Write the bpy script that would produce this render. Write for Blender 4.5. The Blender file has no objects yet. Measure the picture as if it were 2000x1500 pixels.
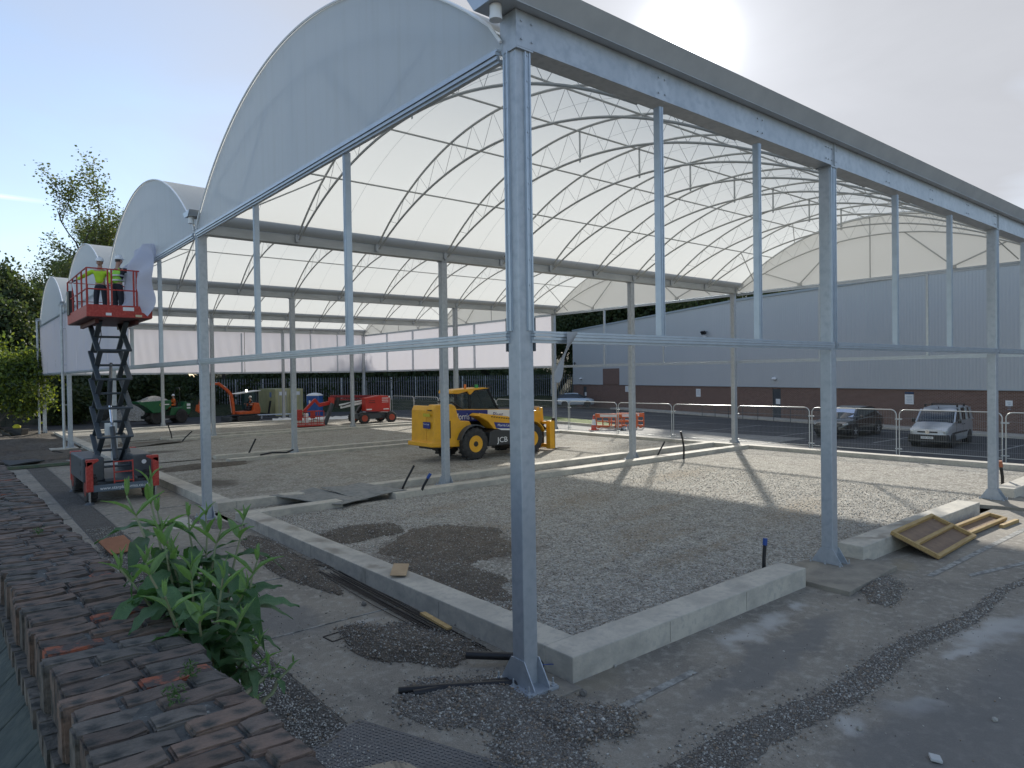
import bpy, bmesh, math, random
import numpy as np
from mathutils import Vector, Matrix, Euler

random.seed(7); np.random.seed(7)
scene = bpy.context.scene
COL = scene.collection
R = math.radians

# ------------------------------------------------------------------ camera
cam_d = bpy.data.cameras.new("camera")
cam_o = bpy.data.objects.new("camera", cam_d)
COL.objects.link(cam_o)
scene.camera = cam_o
YAW, PITCH, ROLL = 0.8823, -0.0144, -0.0146
_fw = Vector((math.cos(YAW)*math.cos(PITCH), math.sin(YAW)*math.cos(PITCH), math.sin(PITCH)))
_rt = Vector((math.sin(YAW), -math.cos(YAW), 0))
_up = _rt.cross(_fw)
_r2 = _rt*math.cos(ROLL) + _up*math.sin(ROLL)
_u2 = -_rt*math.sin(ROLL) + _up*math.cos(ROLL)
m = Matrix((( _r2.x, _u2.x, -_fw.x, -5.2988), (_r2.y, _u2.y, -_fw.y, -6.2644), (_r2.z, _u2.z, -_fw.z, 3.7512), (0, 0, 0, 1)))
cam_o.matrix_world = m
cam_d.sensor_width = 36.0
cam_d.lens = 36.0*1342.13/2000.0
cam_d.clip_start = 0.05
cam_d.clip_end = 2000

# ------------------------------------------------------------------ world and sun
SUN_EL, SUN_AZ = R(24.5), R(36.05)          # azimuth measured from +X towards +Y
sun_dir = Vector((math.cos(SUN_EL)*math.cos(SUN_AZ), math.cos(SUN_EL)*math.sin(SUN_AZ), math.sin(SUN_EL)))
world = bpy.data.worlds.new("World"); scene.world = world
world.use_nodes = True
nt = world.node_tree; nt.nodes.clear()
def wn(t, **k):
    n = nt.nodes.new(t)
    for a, b in k.items(): setattr(n, a, b)
    return n
out = wn('ShaderNodeOutputWorld'); bg = wn('ShaderNodeBackground')
bg.inputs['Strength'].default_value = 0.125
nt.links.new(bg.outputs[0], out.inputs[0])
sky = wn('ShaderNodeTexSky', sky_type='NISHITA', sun_disc=False, sun_elevation=SUN_EL, sun_rotation=math.pi/2 - SUN_AZ,
         air_density=1.0, dust_density=.5, ozone_density=1.5)
tc = wn('ShaderNodeTexCoord')
mp = wn('ShaderNodeMapping'); mp.inputs['Scale'].default_value = (1.0, 1.6, 4.0); mp.inputs['Rotation'].default_value = (0.15, 0.1, 0.6)
nt.links.new(tc.outputs['Generated'], mp.inputs[0])
n1 = wn('ShaderNodeTexNoise'); n1.inputs['Scale'].default_value = 1.3; n1.inputs['Detail'].default_value = 7; n1.inputs['Roughness'].default_value = .55
n1.inputs['Distortion'].default_value = .6
nt.links.new(mp.outputs[0], n1.inputs[0])
dt = wn('ShaderNodeVectorMath', operation='DOT_PRODUCT'); dt.inputs[1].default_value = sun_dir
nt.links.new(tc.outputs['Generated'], dt.inputs[0])
def mth(op, a, b=None, c=None, clamp=False):
    n = wn('ShaderNodeMath', operation=op); n.use_clamp = clamp
    for i, x in enumerate((a, b, c)):
        if x is None: continue
        if isinstance(x, (int, float)): n.inputs[i].default_value = x
        else: nt.links.new(x, n.inputs[i])
    return n.outputs[0]
d0 = mth('MAXIMUM', dt.outputs['Value'], 0.0)
# forward scattering of the hazy high cloud round the sun (a wide veil and a tight aureole)
g1 = mth('MULTIPLY', mth('POWER', d0, 8.0), .3)
g2 = mth('MULTIPLY', mth('POWER', d0, 110.0), 1.1)
g3 = mth('MULTIPLY', mth('POWER', d0, 1300.0), 11.0)
glow = mth('ADD', mth('ADD', g1, g2), g3)
cover = mth('MULTIPLY_ADD', n1.outputs['Fac'], 2.6, -0.85, clamp=True)       # streaky cloud amount
toward = mth('POWER', d0, 5.5)                                                 # thicker towards the sun
fac = mth('ADD', mth('MULTIPLY_ADD', cover, 0.38, 0.10), mth('MULTIPLY', toward, 1.05), clamp=True)
amt = mth('ADD', mth('MULTIPLY_ADD', cover, .35, 1.75), glow)
cc = wn('ShaderNodeCombineXYZ')
nt.links.new(mth('MULTIPLY', amt, 1.0), cc.inputs[0]); nt.links.new(mth('MULTIPLY', amt, 1.03), cc.inputs[1]); nt.links.new(mth('MULTIPLY', amt, 1.11), cc.inputs[2])
mx = wn('ShaderNodeMix', data_type='RGBA')
veil = wn('ShaderNodeMix', data_type='RGBA', blend_type='MULTIPLY'); veil.inputs[0].default_value = 1.0; veil.inputs[7].default_value = (.84, .84, .86, 1); nt.links.new(sky.outputs[0], veil.inputs[6])
nt.links.new(fac, mx.inputs[0]); nt.links.new(veil.outputs[2], mx.inputs[6]); nt.links.new(cc.outputs[0], mx.inputs[7])
# a thin vapour trail low on the left
sep = wn('ShaderNodeSeparateXYZ'); nt.links.new(tc.outputs['Generated'], sep.inputs[0])
trd = wn('ShaderNodeVectorMath', operation='DOT_PRODUCT'); nt.links.new(tc.outputs['Generated'], trd.inputs[0])
TRN = Vector((0.0, 0.0, 1.0))
ta = Vector((0.033, 0.9768, 0.2116)).normalized(); tb = Vector((0.1098, 0.9715, 0.2102)).normalized()
trd.inputs[1].default_value = ta.cross(tb).normalized()
trail = mth('SUBTRACT', 1.0, mth('DIVIDE', mth('ABSOLUTE', trd.outputs['Value']), 0.0035), clamp=True)
tmk = mth('MULTIPLY', trail, mth('MULTIPLY', mth('GREATER_THAN', sep.outputs[1], .6), mth('SUBTRACT', 1.0, mth('DIVIDE', mth('MAXIMUM', sep.outputs[0], 0.0), .11), clamp=True)))
mx2 = wn('ShaderNodeMix', data_type='RGBA'); mx2.inputs[7].default_value = (7.0, 7.4, 8.0, 1)
nt.links.new(mth('MULTIPLY', tmk, .45), mx2.inputs[0]); nt.links.new(mx.outputs[2], mx2.inputs[6])
nt.links.new(mx2.outputs[2], bg.inputs['Color'])

sun_l = bpy.data.lights.new("sun", 'SUN'); sun_l.energy = 2.4; sun_l.angle = R(1.2); sun_l.color = (1.0, .95, .86)
sun_o = bpy.data.objects.new("sun", sun_l); COL.objects.link(sun_o)
sun_o.rotation_euler = (-sun_dir).to_track_quat('-Z', 'Y').to_euler()
sun_o.location = (60, 40, 60)

scene.view_settings.view_transform = 'Standard'
scene.view_settings.look = 'None'
scene.view_settings.gamma = 1.0
scene.view_settings.use_curve_mapping = False
scene.view_settings.exposure = 1.22

# ------------------------------------------------------------------ helpers: materials
MATS = {}
def _n(t, typ, **k):
    n = t.nodes.new(typ)
    for a, b in k.items(): setattr(n, a, b)
    return n
def blob_mask(t, vec, blobs, edge=.5):
    """irregular patches lying at given places: (cx, cy, rx, ry, angle)"""
    tot = None
    for cx, cy, rx, ry, ang in blobs:
        mp = _n(t, 'ShaderNodeMapping', vector_type='TEXTURE')
        mp.inputs['Location'].default_value = (cx, cy, 0); mp.inputs['Rotation'].default_value = (0, 0, ang)
        mp.inputs['Scale'].default_value = (rx, ry, 1000.0)
        t.links.new(vec, mp.inputs[0])
        ln = _n(t, 'ShaderNodeVectorMath', operation='LENGTH'); t.links.new(mp.outputs[0], ln.inputs[0])
        mr = _n(t, 'ShaderNodeMapRange'); mr.inputs['From Min'].default_value = 1.0; mr.inputs['From Max'].default_value = edge
        mr.interpolation_type = 'SMOOTHSTEP'
        t.links.new(ln.outputs['Value'], mr.inputs['Value'])
        if tot is None: tot = mr.outputs[0]
        else:
            mm = _n(t, 'ShaderNodeMath', operation='MAXIMUM'); t.links.new(tot, mm.inputs[0]); t.links.new(mr.outputs[0], mm.inputs[1]); tot = mm.outputs[0]
    return tot
def mat(name, col, rough=.6, metal=0.0, var=None, vscale=3.0, vstretch=(1, 1, 1), vlo=.35, vhi=.65, var2=None, v2scale=30.0, v2lo=.45, v2hi=.7,
        bump=0.0, bscale=40.0, transl=0.0, tcol=None, alpha=1.0, coat=0.0, rnd=0.0, spec=.5, blobs=None, emis=None, glass=False, vor=None, bdist=.02):
    if name in MATS: return MATS[name]
    m = bpy.data.materials.new(name); m.use_nodes = True; MATS[name] = m
    t = m.node_tree; b = t.nodes['Principled BSDF']; o = t.nodes['Material Output']
    b.inputs['Roughness'].default_value = rough; b.inputs['Metallic'].default_value = metal
    b.inputs['Coat Weight'].default_value = coat; b.inputs['Specular IOR Level'].default_value = spec
    c4 = (*col, 1); b.inputs['Base Color'].default_value = c4
    tc = _n(t, 'ShaderNodeTexCoord'); vec = tc.outputs['Object']
    cur = None
    def mixin(fac, a, bcol, amount=1.0):
        mx = _n(t, 'ShaderNodeMix', data_type='RGBA')
        if amount != 1.0:
            mm = _n(t, 'ShaderNodeMath', operation='MULTIPLY'); mm.inputs[1].default_value = amount; t.links.new(fac, mm.inputs[0]); fac = mm.outputs[0]
        t.links.new(fac, mx.inputs[0])
        if a is None: mx.inputs[6].default_value = c4
        else: t.links.new(a, mx.inputs[6])
        if isinstance(bcol, tuple): mx.inputs[7].default_value = (*bcol, 1)
        else: t.links.new(bcol, mx.inputs[7])
        return mx.outputs[2]
    if var:
        mp = _n(t, 'ShaderNodeMapping'); mp.inputs['Scale'].default_value = vstretch; t.links.new(vec, mp.inputs[0])
        nz = _n(t, 'ShaderNodeTexNoise'); nz.inputs['Scale'].default_value = vscale; nz.inputs['Detail'].default_value = 6; nz.inputs['Roughness'].default_value = .62
        t.links.new(mp.outputs[0], nz.inputs[0])
        mr = _n(t, 'ShaderNodeMapRange'); mr.inputs['From Min'].default_value = vlo; mr.inputs['From Max'].default_value = vhi; t.links.new(nz.outputs['Fac'], mr.inputs['Value'])
        cur = mixin(mr.outputs[0], cur, var)
    if var2:
        nz = _n(t, 'ShaderNodeTexNoise'); nz.inputs['Scale'].default_value = v2scale; nz.inputs['Detail'].default_value = 4
        t.links.new(vec, nz.inputs[0])
        mr = _n(t, 'ShaderNodeMapRange'); mr.inputs['From Min'].default_value = v2lo; mr.inputs['From Max'].default_value = v2hi; t.links.new(nz.outputs['Fac'], mr.inputs['Value'])
        cur = mixin(mr.outputs[0], cur, var2)
    if vor:                                   # (scale, dark colour, light colour, amount): pebbly cells
        vo = _n(t, 'ShaderNodeTexVoronoi'); vo.inputs['Scale'].default_value = vor[0]; t.links.new(vec, vo.inputs['Vector'])
        sp = _n(t, 'ShaderNodeSeparateColor'); t.links.new(vo.outputs['Color'], sp.inputs[0])
        cr = _n(t, 'ShaderNodeMix', data_type='RGBA'); cr.inputs[6].default_value = (*vor[1], 1); cr.inputs[7].default_value = (*vor[2], 1)
        pw = _n(t, 'ShaderNodeMath', operation='POWER'); pw.inputs[1].default_value = 1.8; t.links.new(sp.outputs[0], pw.inputs[0])
        t.links.new(pw.outputs[0], cr.inputs[0])
        mx = _n(t, 'ShaderNodeMix', data_type='RGBA'); mx.inputs[0].default_value = vor[3]
        if cur is None: mx.inputs[6].default_value = c4
        else: t.links.new(cur, mx.inputs[6])
        t.links.new(cr.outputs[2], mx.inputs[7]); cur = mx.outputs[2]
    if blobs:
        nz = _n(t, 'ShaderNodeTexNoise'); nz.inputs['Scale'].default_value = 1.6; nz.inputs['Detail'].default_value = 5; t.links.new(vec, nz.inputs[0])
        sb = _n(t, 'ShaderNodeVectorMath', operation='MULTIPLY_ADD'); sb.inputs[1].default_value = (.9, .9, 0); sb.inputs[2].default_value = (-.45, -.45, 0)
        t.links.new(nz.outputs['Color'], sb.inputs[0])
        ad = _n(t, 'ShaderNodeVectorMath', operation='ADD'); t.links.new(vec, ad.inputs[0]); t.links.new(sb.outputs[0], ad.inputs[1])
        for bl, bc, amt_, edge in blobs:
            cur = mixin(blob_mask(t, ad.outputs[0], bl, edge), cur, bc, amt_)
    if rnd:
        oi = _n(t, 'ShaderNodeObjectInfo'); hs = _n(t, 'ShaderNodeHueSaturation')
        mr = _n(t, 'ShaderNodeMapRange'); mr.inputs['To Min'].default_value = 1-rnd; mr.inputs['To Max'].default_value = 1+rnd
        t.links.new(oi.outputs['Random'], mr.inputs['Value']); t.links.new(mr.outputs[0], hs.inputs['Value'])
        if cur is None: hs.inputs['Color'].default_value = c4
        else: t.links.new(cur, hs.inputs['Color'])
        cur = hs.outputs[0]
    if cur is not None: t.links.new(cur, b.inputs['Base Color'])
    if bump:
        nz = _n(t, 'ShaderNodeTexNoise'); nz.inputs['Scale'].default_value = bscale; nz.inputs['Detail'].default_value = 5; t.links.new(vec, nz.inputs[0])
        h = nz.outputs['Fac']
        if vor:
            sub = _n(t, 'ShaderNodeMath', operation='SUBTRACT'); t.links.new(h, sub.inputs[0]); t.links.new(vo.outputs['Distance'], sub.inputs[1]); h = sub.outputs[0]
        bp = _n(t, 'ShaderNodeBump'); bp.inputs['Strength'].default_value = bump; bp.inputs['Distance'].default_value = bdist
        t.links.new(h, bp.inputs['Height']); t.links.new(bp.outputs[0], b.inputs['Normal'])
    if transl:
        tr = _n(t, 'ShaderNodeBsdfTranslucent'); tr.inputs[0].default_value = (*(tcol or col), 1)
        if cur is not None and not tcol: t.links.new(cur, tr.inputs[0])
        ms = _n(t, 'ShaderNodeMixShader'); ms.inputs[0].default_value = transl
        t.links.new(b.outputs[0], ms.inputs[1]); t.links.new(tr.outputs[0], ms.inputs[2]); t.links.new(ms.outputs[0], o.inputs[0])
    if alpha < 1:
        tr = _n(t, 'ShaderNodeBsdfTransparent'); ms = _n(t, 'ShaderNodeMixShader'); ms.inputs[0].default_value = alpha
        src = o.inputs[0].links[0].from_socket
        t.links.new(tr.outputs[0], ms.inputs[1]); t.links.new(src, ms.inputs[2]); t.links.new(ms.outputs[0], o.inputs[0])
    if emis:
        b.inputs['Emission Color'].default_value = (*emis[0], 1); b.inputs['Emission Strength'].default_value = emis[1]
    return m

galv = mat('galvanised_steel', (.40, .43, .46), .45, .4, var=(.47, .50, .53), vscale=2.2, vstretch=(1, 1, .35), var2=(.36, .395, .43), v2scale=9, bump=.03, bscale=60)
galv_dull = mat('weathered_galvanised_steel', (.42, .44, .44), .5, .3, var=(.54, .56, .56), vscale=1.5, vstretch=(.5, .5, 2), vlo=.4, vhi=.7)
alu = mat('aluminium_profile', (.50, .55, .60), .38, .55, var=(.44, .49, .54), vscale=5)
gutter_m = mat('gutter_steel', (.42, .44, .455), .5, .25, var=(.48, .50, .51), vscale=2)
tube_m = mat('truss_tube', (.48, .49, .48), .45, .3)
membrane = mat('roof_membrane', (.80, .80, .77), .5, 0, var=(.75, .76, .73), vscale=.35, transl=.56, tcol=(.79, .795, .75))
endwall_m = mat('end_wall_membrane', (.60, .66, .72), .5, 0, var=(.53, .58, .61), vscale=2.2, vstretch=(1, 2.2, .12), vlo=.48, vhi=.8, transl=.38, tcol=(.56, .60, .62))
endwall_far_m = mat('dimmed_end_wall_membrane', (.70, .70, .68), .5, 0, transl=.35, tcol=(.47, .48, .47))  # same membrane, translucent colour lowered to offset the stronger sun on this end
side_m = mat('side_fabric', (.60, .64, .76), .6, 0, var=(.62, .64, .71), vscale=.6, transl=.45, tcol=(.68, .66, .70))
white_trim = mat('white_keder_trim', (.82, .84, .86), .4)
white_p = mat('white_plastic', (.75, .76, .76), .4)
concrete = mat('cast_concrete', (.53, .49, .41), .8, 0, var=(.36, .335, .29), vscale=1.9, vstretch=(1,1,1.6), vlo=.42, vhi=.68, var2=(.40, .375, .33), v2scale=11, v2lo=.5, v2hi=.72, bump=.2, bscale=30, blobs=[([(.75,7.6,.28,.6,.2),(.65,6.5,.25,.5,0),(.8,9.2,.2,.6,0),(.6,5.0,.2,.3,0),(9.2,-.1,.8,.18,0),(11,-.05,1.2,.2,0),(.75,10.6,.3,.5,0)], (.15,.125,.095), .6, .1)])
concrete_side = concrete
black_rub = mat('black_rubber', (.02, .02, .022), .75, 0, var=(.05, .048, .045), vscale=8, bump=.3, bscale=60)
black_pl = mat('black_plastic_duct', (.012, .012, .014), .45)
blue_pl = mat('blue_plastic', (.02, .07, .28), .4)
chrome = mat('chrome_rod', (.75, .77, .8), .15, 1.0)
steel_dark = mat('dark_grey_paint', (.055, .065, .075), .45, .1, var=(.075, .085, .095), vscale=4)
red_p = mat('red_machine_paint', (.42, .035, .025), .45, 0, var=(.34, .03, .022), vscale=4, var2=(.5, .07, .05), v2scale=14)
bright_red = mat('bright_red_paint', (.52, .03, .02), .35, 0, var=(.42, .03, .02), vscale=3)
jyellow = mat('yellow_machine_paint', (.82, .42, .02), .4, 0, var=(.72, .35, .025), vscale=3, var2=(.55, .27, .05), v2scale=20, v2lo=.6, v2hi=.8)
orange_p = mat('orange_machine_paint', (.55, .10, .02), .45, 0, var=(.40, .07, .02), vscale=3)
green_p = mat('green_machine_paint', (.01, .13, .045), .4, 0, var=(.012, .09, .035), vscale=3)
glass_m = mat('tinted_glass', (.05, .07, .075), .05, 0, alpha=.55, spec=.8)
glass_dark = mat('dark_car_glass', (.015, .02, .022), .04, 0, spec=.8)
white_paint = mat('white_lettering', (.8, .8, .8), .5)
blue_dec = mat('blue_decal', (.02, .035, .20), .45)
black_m = mat('black_paint', (.015, .016, .018), .4)
skin_m = mat('skin', (.42, .24, .17), .55)
hair_m = mat('dark_hair', (.03, .02, .015), .6)
timber = mat('sawn_timber', (.46, .32, .13), .7, 0, var=(.36, .23, .09), vscale=3, vstretch=(1, 6, 6), bump=.1, bscale=40)
ply = mat('plywood', (.45, .32, .19), .7, 0, var=(.38, .26, .15), vscale=4)
plybrown = mat('film_faced_plywood', (.24, .15, .085), .6, 0, var=(.18, .11, .065), vscale=5)

# ------------------------------------------------------------------ helpers: geometry
class MB:
    def __init__(s): s.v = []; s.f = []; s.mi = []; s.cm = 0
    def add(s, vs, fs):
        n = len(s.v); s.v += [tuple(p) for p in vs]; s.f += [tuple(i+n for i in f) for f in fs]; s.mi += [s.cm]*len(fs); return s
    def box(s, x0, y0, z0, x1, y1, z1):
        x0, x1 = sorted((x0, x1)); y0, y1 = sorted((y0, y1)); z0, z1 = sorted((z0, z1))
        return s.add([(x0,y0,z0),(x1,y0,z0),(x1,y1,z0),(x0,y1,z0),(x0,y0,z1),(x1,y0,z1),(x1,y1,z1),(x0,y1,z1)],
                     [(0,3,2,1),(4,5,6,7),(0,1,5,4),(1,2,6,5),(2,3,7,6),(3,0,4,7)])
    def obox(s, c, size, rot=(0,0,0)):
        M = Euler(rot).to_matrix(); c = Vector(c); a, b, d = [q/2 for q in size]
        P = [M @ Vector(q) + c for q in ((-a,-b,-d),(a,-b,-d),(a,b,-d),(-a,b,-d),(-a,-b,d),(a,-b,d),(a,b,d),(-a,b,d))]
        return s.add(P, [(0,3,2,1),(4,5,6,7),(0,1,5,4),(1,2,6,5),(2,3,7,6),(3,0,4,7)])
    def bar(s, p, q, w, h, up=(0,0,1)):
        p = Vector(p); q = Vector(q); d = (q-p).normalized(); u = Vector(up)
        if abs(d.dot(u)) > .98: u = Vector((1,0,0))
        sd = d.cross(u).normalized(); u = sd.cross(d).normalized()
        P = []
        for c in (p, q):
            for a, b in ((-1,-1),(1,-1),(1,1),(-1,1)): P.append(c + sd*(a*w/2) + u*(b*h/2))
        return s.add(P, [(0,1,2,3),(7,6,5,4),(0,4,5,1),(1,5,6,2),(2,6,7,3),(3,7,4,0)])
    def tube(s, pts, r, n=8, caps=True):
        pts = [Vector(p) for p in pts]; rs = r if isinstance(r, (list, tuple)) else [r]*len(pts)
        rings = []; prev = None
        for i, p in enumerate(pts):
            d = (pts[min(i+1, len(pts)-1)] - pts[max(i-1, 0)]).normalized()
            if prev is None:
                u = Vector((0,0,1)) if abs(d.z) < .9 else Vector((1,0,0))
                a = d.cross(u).normalized()
            else: a = (prev - d*prev.dot(d)).normalized()
            prev = a; b = d.cross(a)
            rings.append([p + (a*math.cos(t) + b*math.sin(t))*rs[i] for t in [2*math.pi*k/n for k in range(n)]])
        V = [q for g in rings for q in g]; F = []
        for i in range(len(pts)-1):
            for k in range(n):
                F.append((i*n+k, (i+1)*n+k, (i+1)*n+(k+1)%n, i*n+(k+1)%n))
        if caps: F.append(tuple(range(n))); F.append(tuple(range((len(pts)-1)*n+n-1, (len(pts)-1)*n-1, -1)))
        return s.add(V, F)
    def cyl(s, p, q, r0, r1=None, n=16): return s.tube([p, q], [r0, r0 if r1 is None else r1], n)
    def prism(s, poly, axis, a, b):
        """polygon in the two other axes (in x,y,z order) pushed from a to b along axis"""
        def mk(u, v, w): return {'x': (w, u, v), 'y': (u, w, v), 'z': (u, v, w)}[axis]
        n = len(poly); V = [mk(u, v, a) for u, v in poly] + [mk(u, v, b) for u, v in poly]
        F = [tuple(range(n)), tuple(range(2*n-1, n-1, -1))] + [(i, i+n, (i+1)%n+n, (i+1)%n) for i in range(n)]
        return s.add(V, F)
    def lathe(s, prof, c, axis='z', n=20):
        V = []; F = []
        for (r, h) in prof:
            for k in range(n):
                t = 2*math.pi*k/n; a, b = r*math.cos(t), r*math.sin(t)
                q = {'z': (a, b, h), 'y': (a, h, b), 'x': (h, a, b)}[axis]
                V.append((q[0]+c[0], q[1]+c[1], q[2]+c[2]))
        for i in range(len(prof)-1):
            for k in range(n): F.append((i*n+k, i*n+(k+1)%n, (i+1)*n+(k+1)%n, (i+1)*n+k))
        F.append(tuple(range(n-1, -1, -1))); F.append(tuple(range((len(prof)-1)*n, len(prof)*n)))
        return s.add(V, F)
    def quad(s, *p): return s.add(p, [tuple(range(len(p)))])
    def mesh(s, name, mat, smooth=False):
        me = bpy.data.meshes.new(name); me.from_pydata(s.v, [], s.f)
        for mm in (mat if isinstance(mat, (list, tuple)) else [mat]): me.materials.append(mm)
        if isinstance(mat, (list, tuple)): me.polygons.foreach_set('material_index', s.mi)
        bm = bmesh.new(); bm.from_mesh(me); bmesh.ops.recalc_face_normals(bm, faces=bm.faces); bm.to_mesh(me); bm.free()
        if smooth:
            me.polygons.foreach_set('use_smooth', [True]*len(me.polygons))
            try: me.set_sharp_from_angle(angle=R(40))
            except Exception: pass
        return me
    def build(s, name, mat, parent=None, smooth=False, bevel=0.0, seg=2):
        o = link(name, s.mesh(name, mat, smooth), parent)
        if bevel:
            b = o.modifiers.new('bevel', 'BEVEL'); b.width = bevel; b.segments = seg; b.limit_method = 'ANGLE'; b.angle_limit = R(35)
        return o
def link(name, data, parent=None, loc=None, rot=None):
    o = bpy.data.objects.new(name, data); COL.objects.link(o)
    if parent is not None: o.parent = parent
    if loc is not None: o.location = loc
    if rot is not None: o.rotation_euler = rot
    return o
def tag(o, label=None, cat=None, group=None, kind=None):
    if label: o['label'] = label
    if cat: o['category'] = cat
    if group: o['group'] = group
    if kind: o['kind'] = kind
    return o
def thing(name, label, cat, loc=(0,0,0), rz=0.0, group=None):
    return tag(link(name, None, None, loc, (0, 0, rz)), label, cat, group)
def copy_tree(o, parent=None):
    c = o.copy(); COL.objects.link(c)
    if parent is not None: c.parent = parent; c.matrix_parent_inverse = o.matrix_parent_inverse
    for ch in list(o.children): copy_tree(ch, c)
    return c
def text_mesh(body, size, mat_, name, parent, M, thick=.004, font_sx=1.0):
    cu = bpy.data.curves.new(name, 'FONT'); cu.body = body; cu.size = size; cu.extrude = thick; cu.align_x = 'LEFT'; cu.resolution_u = 2
    to = bpy.data.objects.new('tmp_text', cu); COL.objects.link(to)
    dg = bpy.context.evaluated_depsgraph_get(); me = bpy.data.meshes.new_from_object(to.evaluated_get(dg))
    bpy.data.objects.remove(to); me.materials.clear(); me.materials.append(mat_)
    me.transform(Matrix.Diagonal((font_sx, 1, 1, 1))); me.transform(M); me.name = name
    return link(name, me, parent)
def frame_mat(o, right, up):
    r = Vector(right).normalized(); u = Vector(up).normalized(); n = r.cross(u)
    return Matrix(((r.x, u.x, n.x, o[0]), (r.y, u.y, n.y, o[1]), (r.z, u.z, n.z, o[2]), (0,0,0,1)))
def np_mesh(name, V, F, mats, smooth=False):
    """V (n,3), F (m,k) arrays with one face size"""
    me = bpy.data.meshes.new(name); V = np.asarray(V, np.float32); F = np.asarray(F, np.int32); k = F.shape[1]
    me.vertices.add(len(V)); me.vertices.foreach_set('co', V.ravel())
    me.loops.add(F.size); me.loops.foreach_set('vertex_index', F.ravel())
    me.polygons.add(len(F)); me.polygons.foreach_set('loop_start', np.arange(0, F.size, k, dtype=np.int32)); 
    me.polygons.foreach_set('loop_total', np.full(len(F), k, np.int32))
    for mm in (mats if isinstance(mats, (list, tuple)) else [mats]): me.materials.append(mm)
    me.update(calc_edges=True)
    if smooth: me.polygons.foreach_set('use_smooth', np.ones(len(F), bool))
    return me
OCT_V = np.array([(1,0,0),(-1,0,0),(0,1,0),(0,-1,0),(0,0,1),(0,0,-1)], float)
OCT_F = np.array([(0,2,4),(2,1,4),(1,3,4),(3,0,4),(2,0,5),(1,2,5),(3,1,5),(0,3,5)])
def rotmats(n):
    q = np.random.normal(size=(n, 4)); q /= np.linalg.norm(q, axis=1)[:, None]; w, x, y, z = q.T
    return np.stack([1-2*(y*y+z*z), 2*(x*y-z*w), 2*(x*z+y*w), 2*(x*y+z*w), 1-2*(x*x+z*z), 2*(y*z-x*w), 2*(x*z-y*w), 2*(y*z+x*w), 1-2*(x*x+y*y)], 1).reshape(n, 3, 3)
def stones(name, P, size, mats, weights=None):
    """a great many small angular stones as one object; P (n,3)"""
    n = len(P); S = np.asarray(size)[:, None, None]
    base = OCT_V[None]*(1+np.random.uniform(-.35, .35, (n, 6, 3))) + np.random.uniform(-.25, .25, (n, 6, 3))
    base = base*np.random.uniform(.6, 1.2, (n, 1, 3))
    V = np.einsum('nij,nkj->nki', rotmats(n), base)*S; V[:, :, 2] *= .75
    V = V + P[:, None, :]
    F = OCT_F[None] + (np.arange(n)*6)[:, None, None]
    me = np_mesh(name, V.reshape(-1, 3), F.reshape(-1, 3), mats)
    if isinstance(mats, (list, tuple)):
        mi = np.repeat(np.random.choice(len(mats), n, p=weights), 8).astype(np.int32); me.polygons.foreach_set('material_index', mi)
    return tag(link(name, me), kind='stuff')
# ================================================================== SETTING: ground
def sheet(name, x0, y0, x1, y1, z, mat_):
    o = MB().quad((x0,y0,z),(x1,y0,z),(x1,y1,z),(x0,y1,z)).build(name, mat_); return tag(o, kind='structure')
dirt_m = mat('dark_soil', (.075, .062, .048), .95, 0, var=(.13, .11, .085), vscale=.6, var2=(.05, .04, .032), v2scale=5, bump=.8, bscale=14, vor=(9, (.05,.04,.032), (.2,.18,.15), .35), bdist=.05)
yard_m = mat('old_concrete_yard', (.31, .272, .215), .85, 0, var=(.20, .178, .145), vscale=.7, vlo=.36, vhi=.62, var2=(.38, .35, .29), v2scale=7, v2lo=.5, v2hi=.72, bump=.35, bscale=70, bdist=.01, vor=(70, (.13,.12,.10), (.4,.37,.32), .22),
    blobs=[([(3.3,-.95,.75,.28,.15),(4.1,-.85,.6,.22,.1),(5.1,-.75,.4,.16,.1),(3.0,-3.3,.55,.22,-.5),(6.2,-3.1,1.9,.35,-.15),(5.0,-3.0,.6,.2,-.5),(-.62,3.2,.5,.22,.2),(1.9,-2.95,.3,.2,.4)], (.46,.445,.41), .85, .15),
           ([(.7,-.45,.8,.35,0),(8.6,-.9,.7,.35,.2)], (.26,.22,.15), .6, .2),
           ([(5.5,-4.6,6.5,1.75,-.02),(2.2,-3.6,1.6,.75,0),(3.2,-1.5,2.6,.4,.05),(-1.4,4.5,.6,1.6,.1),(-1.2,9,.7,1.5,0)], (.15,.145,.135), .7, .5)])
gravel_m = mat('limestone_hardcore', (.38, .34, .275), .95, 0, var=(.45, .42, .355), vscale=.45, var2=(.19, .165, .13), v2scale=2.2, bump=1.0, bscale=25, bdist=.03,
    vor=(21, (.15,.14,.12), (.64,.61,.55), .6),
    blobs=[([(2.9,6.2,2.5,1.7,.3),(2.1,8.6,1.4,1.1,0),(1.7,4.4,.9,2.0,.1),(3.8,5.0,1.3,.9,.5),(1.3,2.4,.35,1.1,0)], (.10,.08,.06), .75, .35),
           ([(6.5,2.2,3.5,.35,.1),(6.5,3.3,3.5,.3,.1),(9,5.5,4,.35,.15),(5.2,9.6,2.2,.6,.2),(4.6,6.8,1.4,1.2,0),(9,8,3,1.2,.3),(12,3,3.5,1,.2),(7,4,2.5,.8,.4),(15,9,3,1,.1)], (.27,.21,.14), .5, .1)])
gravel_b = mat('limestone_hardcore_worn', (.30, .28, .235), .95, 0, var=(.40, .37, .31), vscale=.35, var2=(.22, .18, .13), v2scale=1.2, bump=1.0, bscale=20, bdist=.03, vor=(18, (.14,.13,.11), (.56,.54,.49), .5),
    blobs=[([(3,24.6,3.2,1.0,0),(3.6,37.6,4,1.0,0),(2,19,1,1.6,0),(2.5,32,2.4,1,0)], (.075,.062,.048), .8, .3)])
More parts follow.
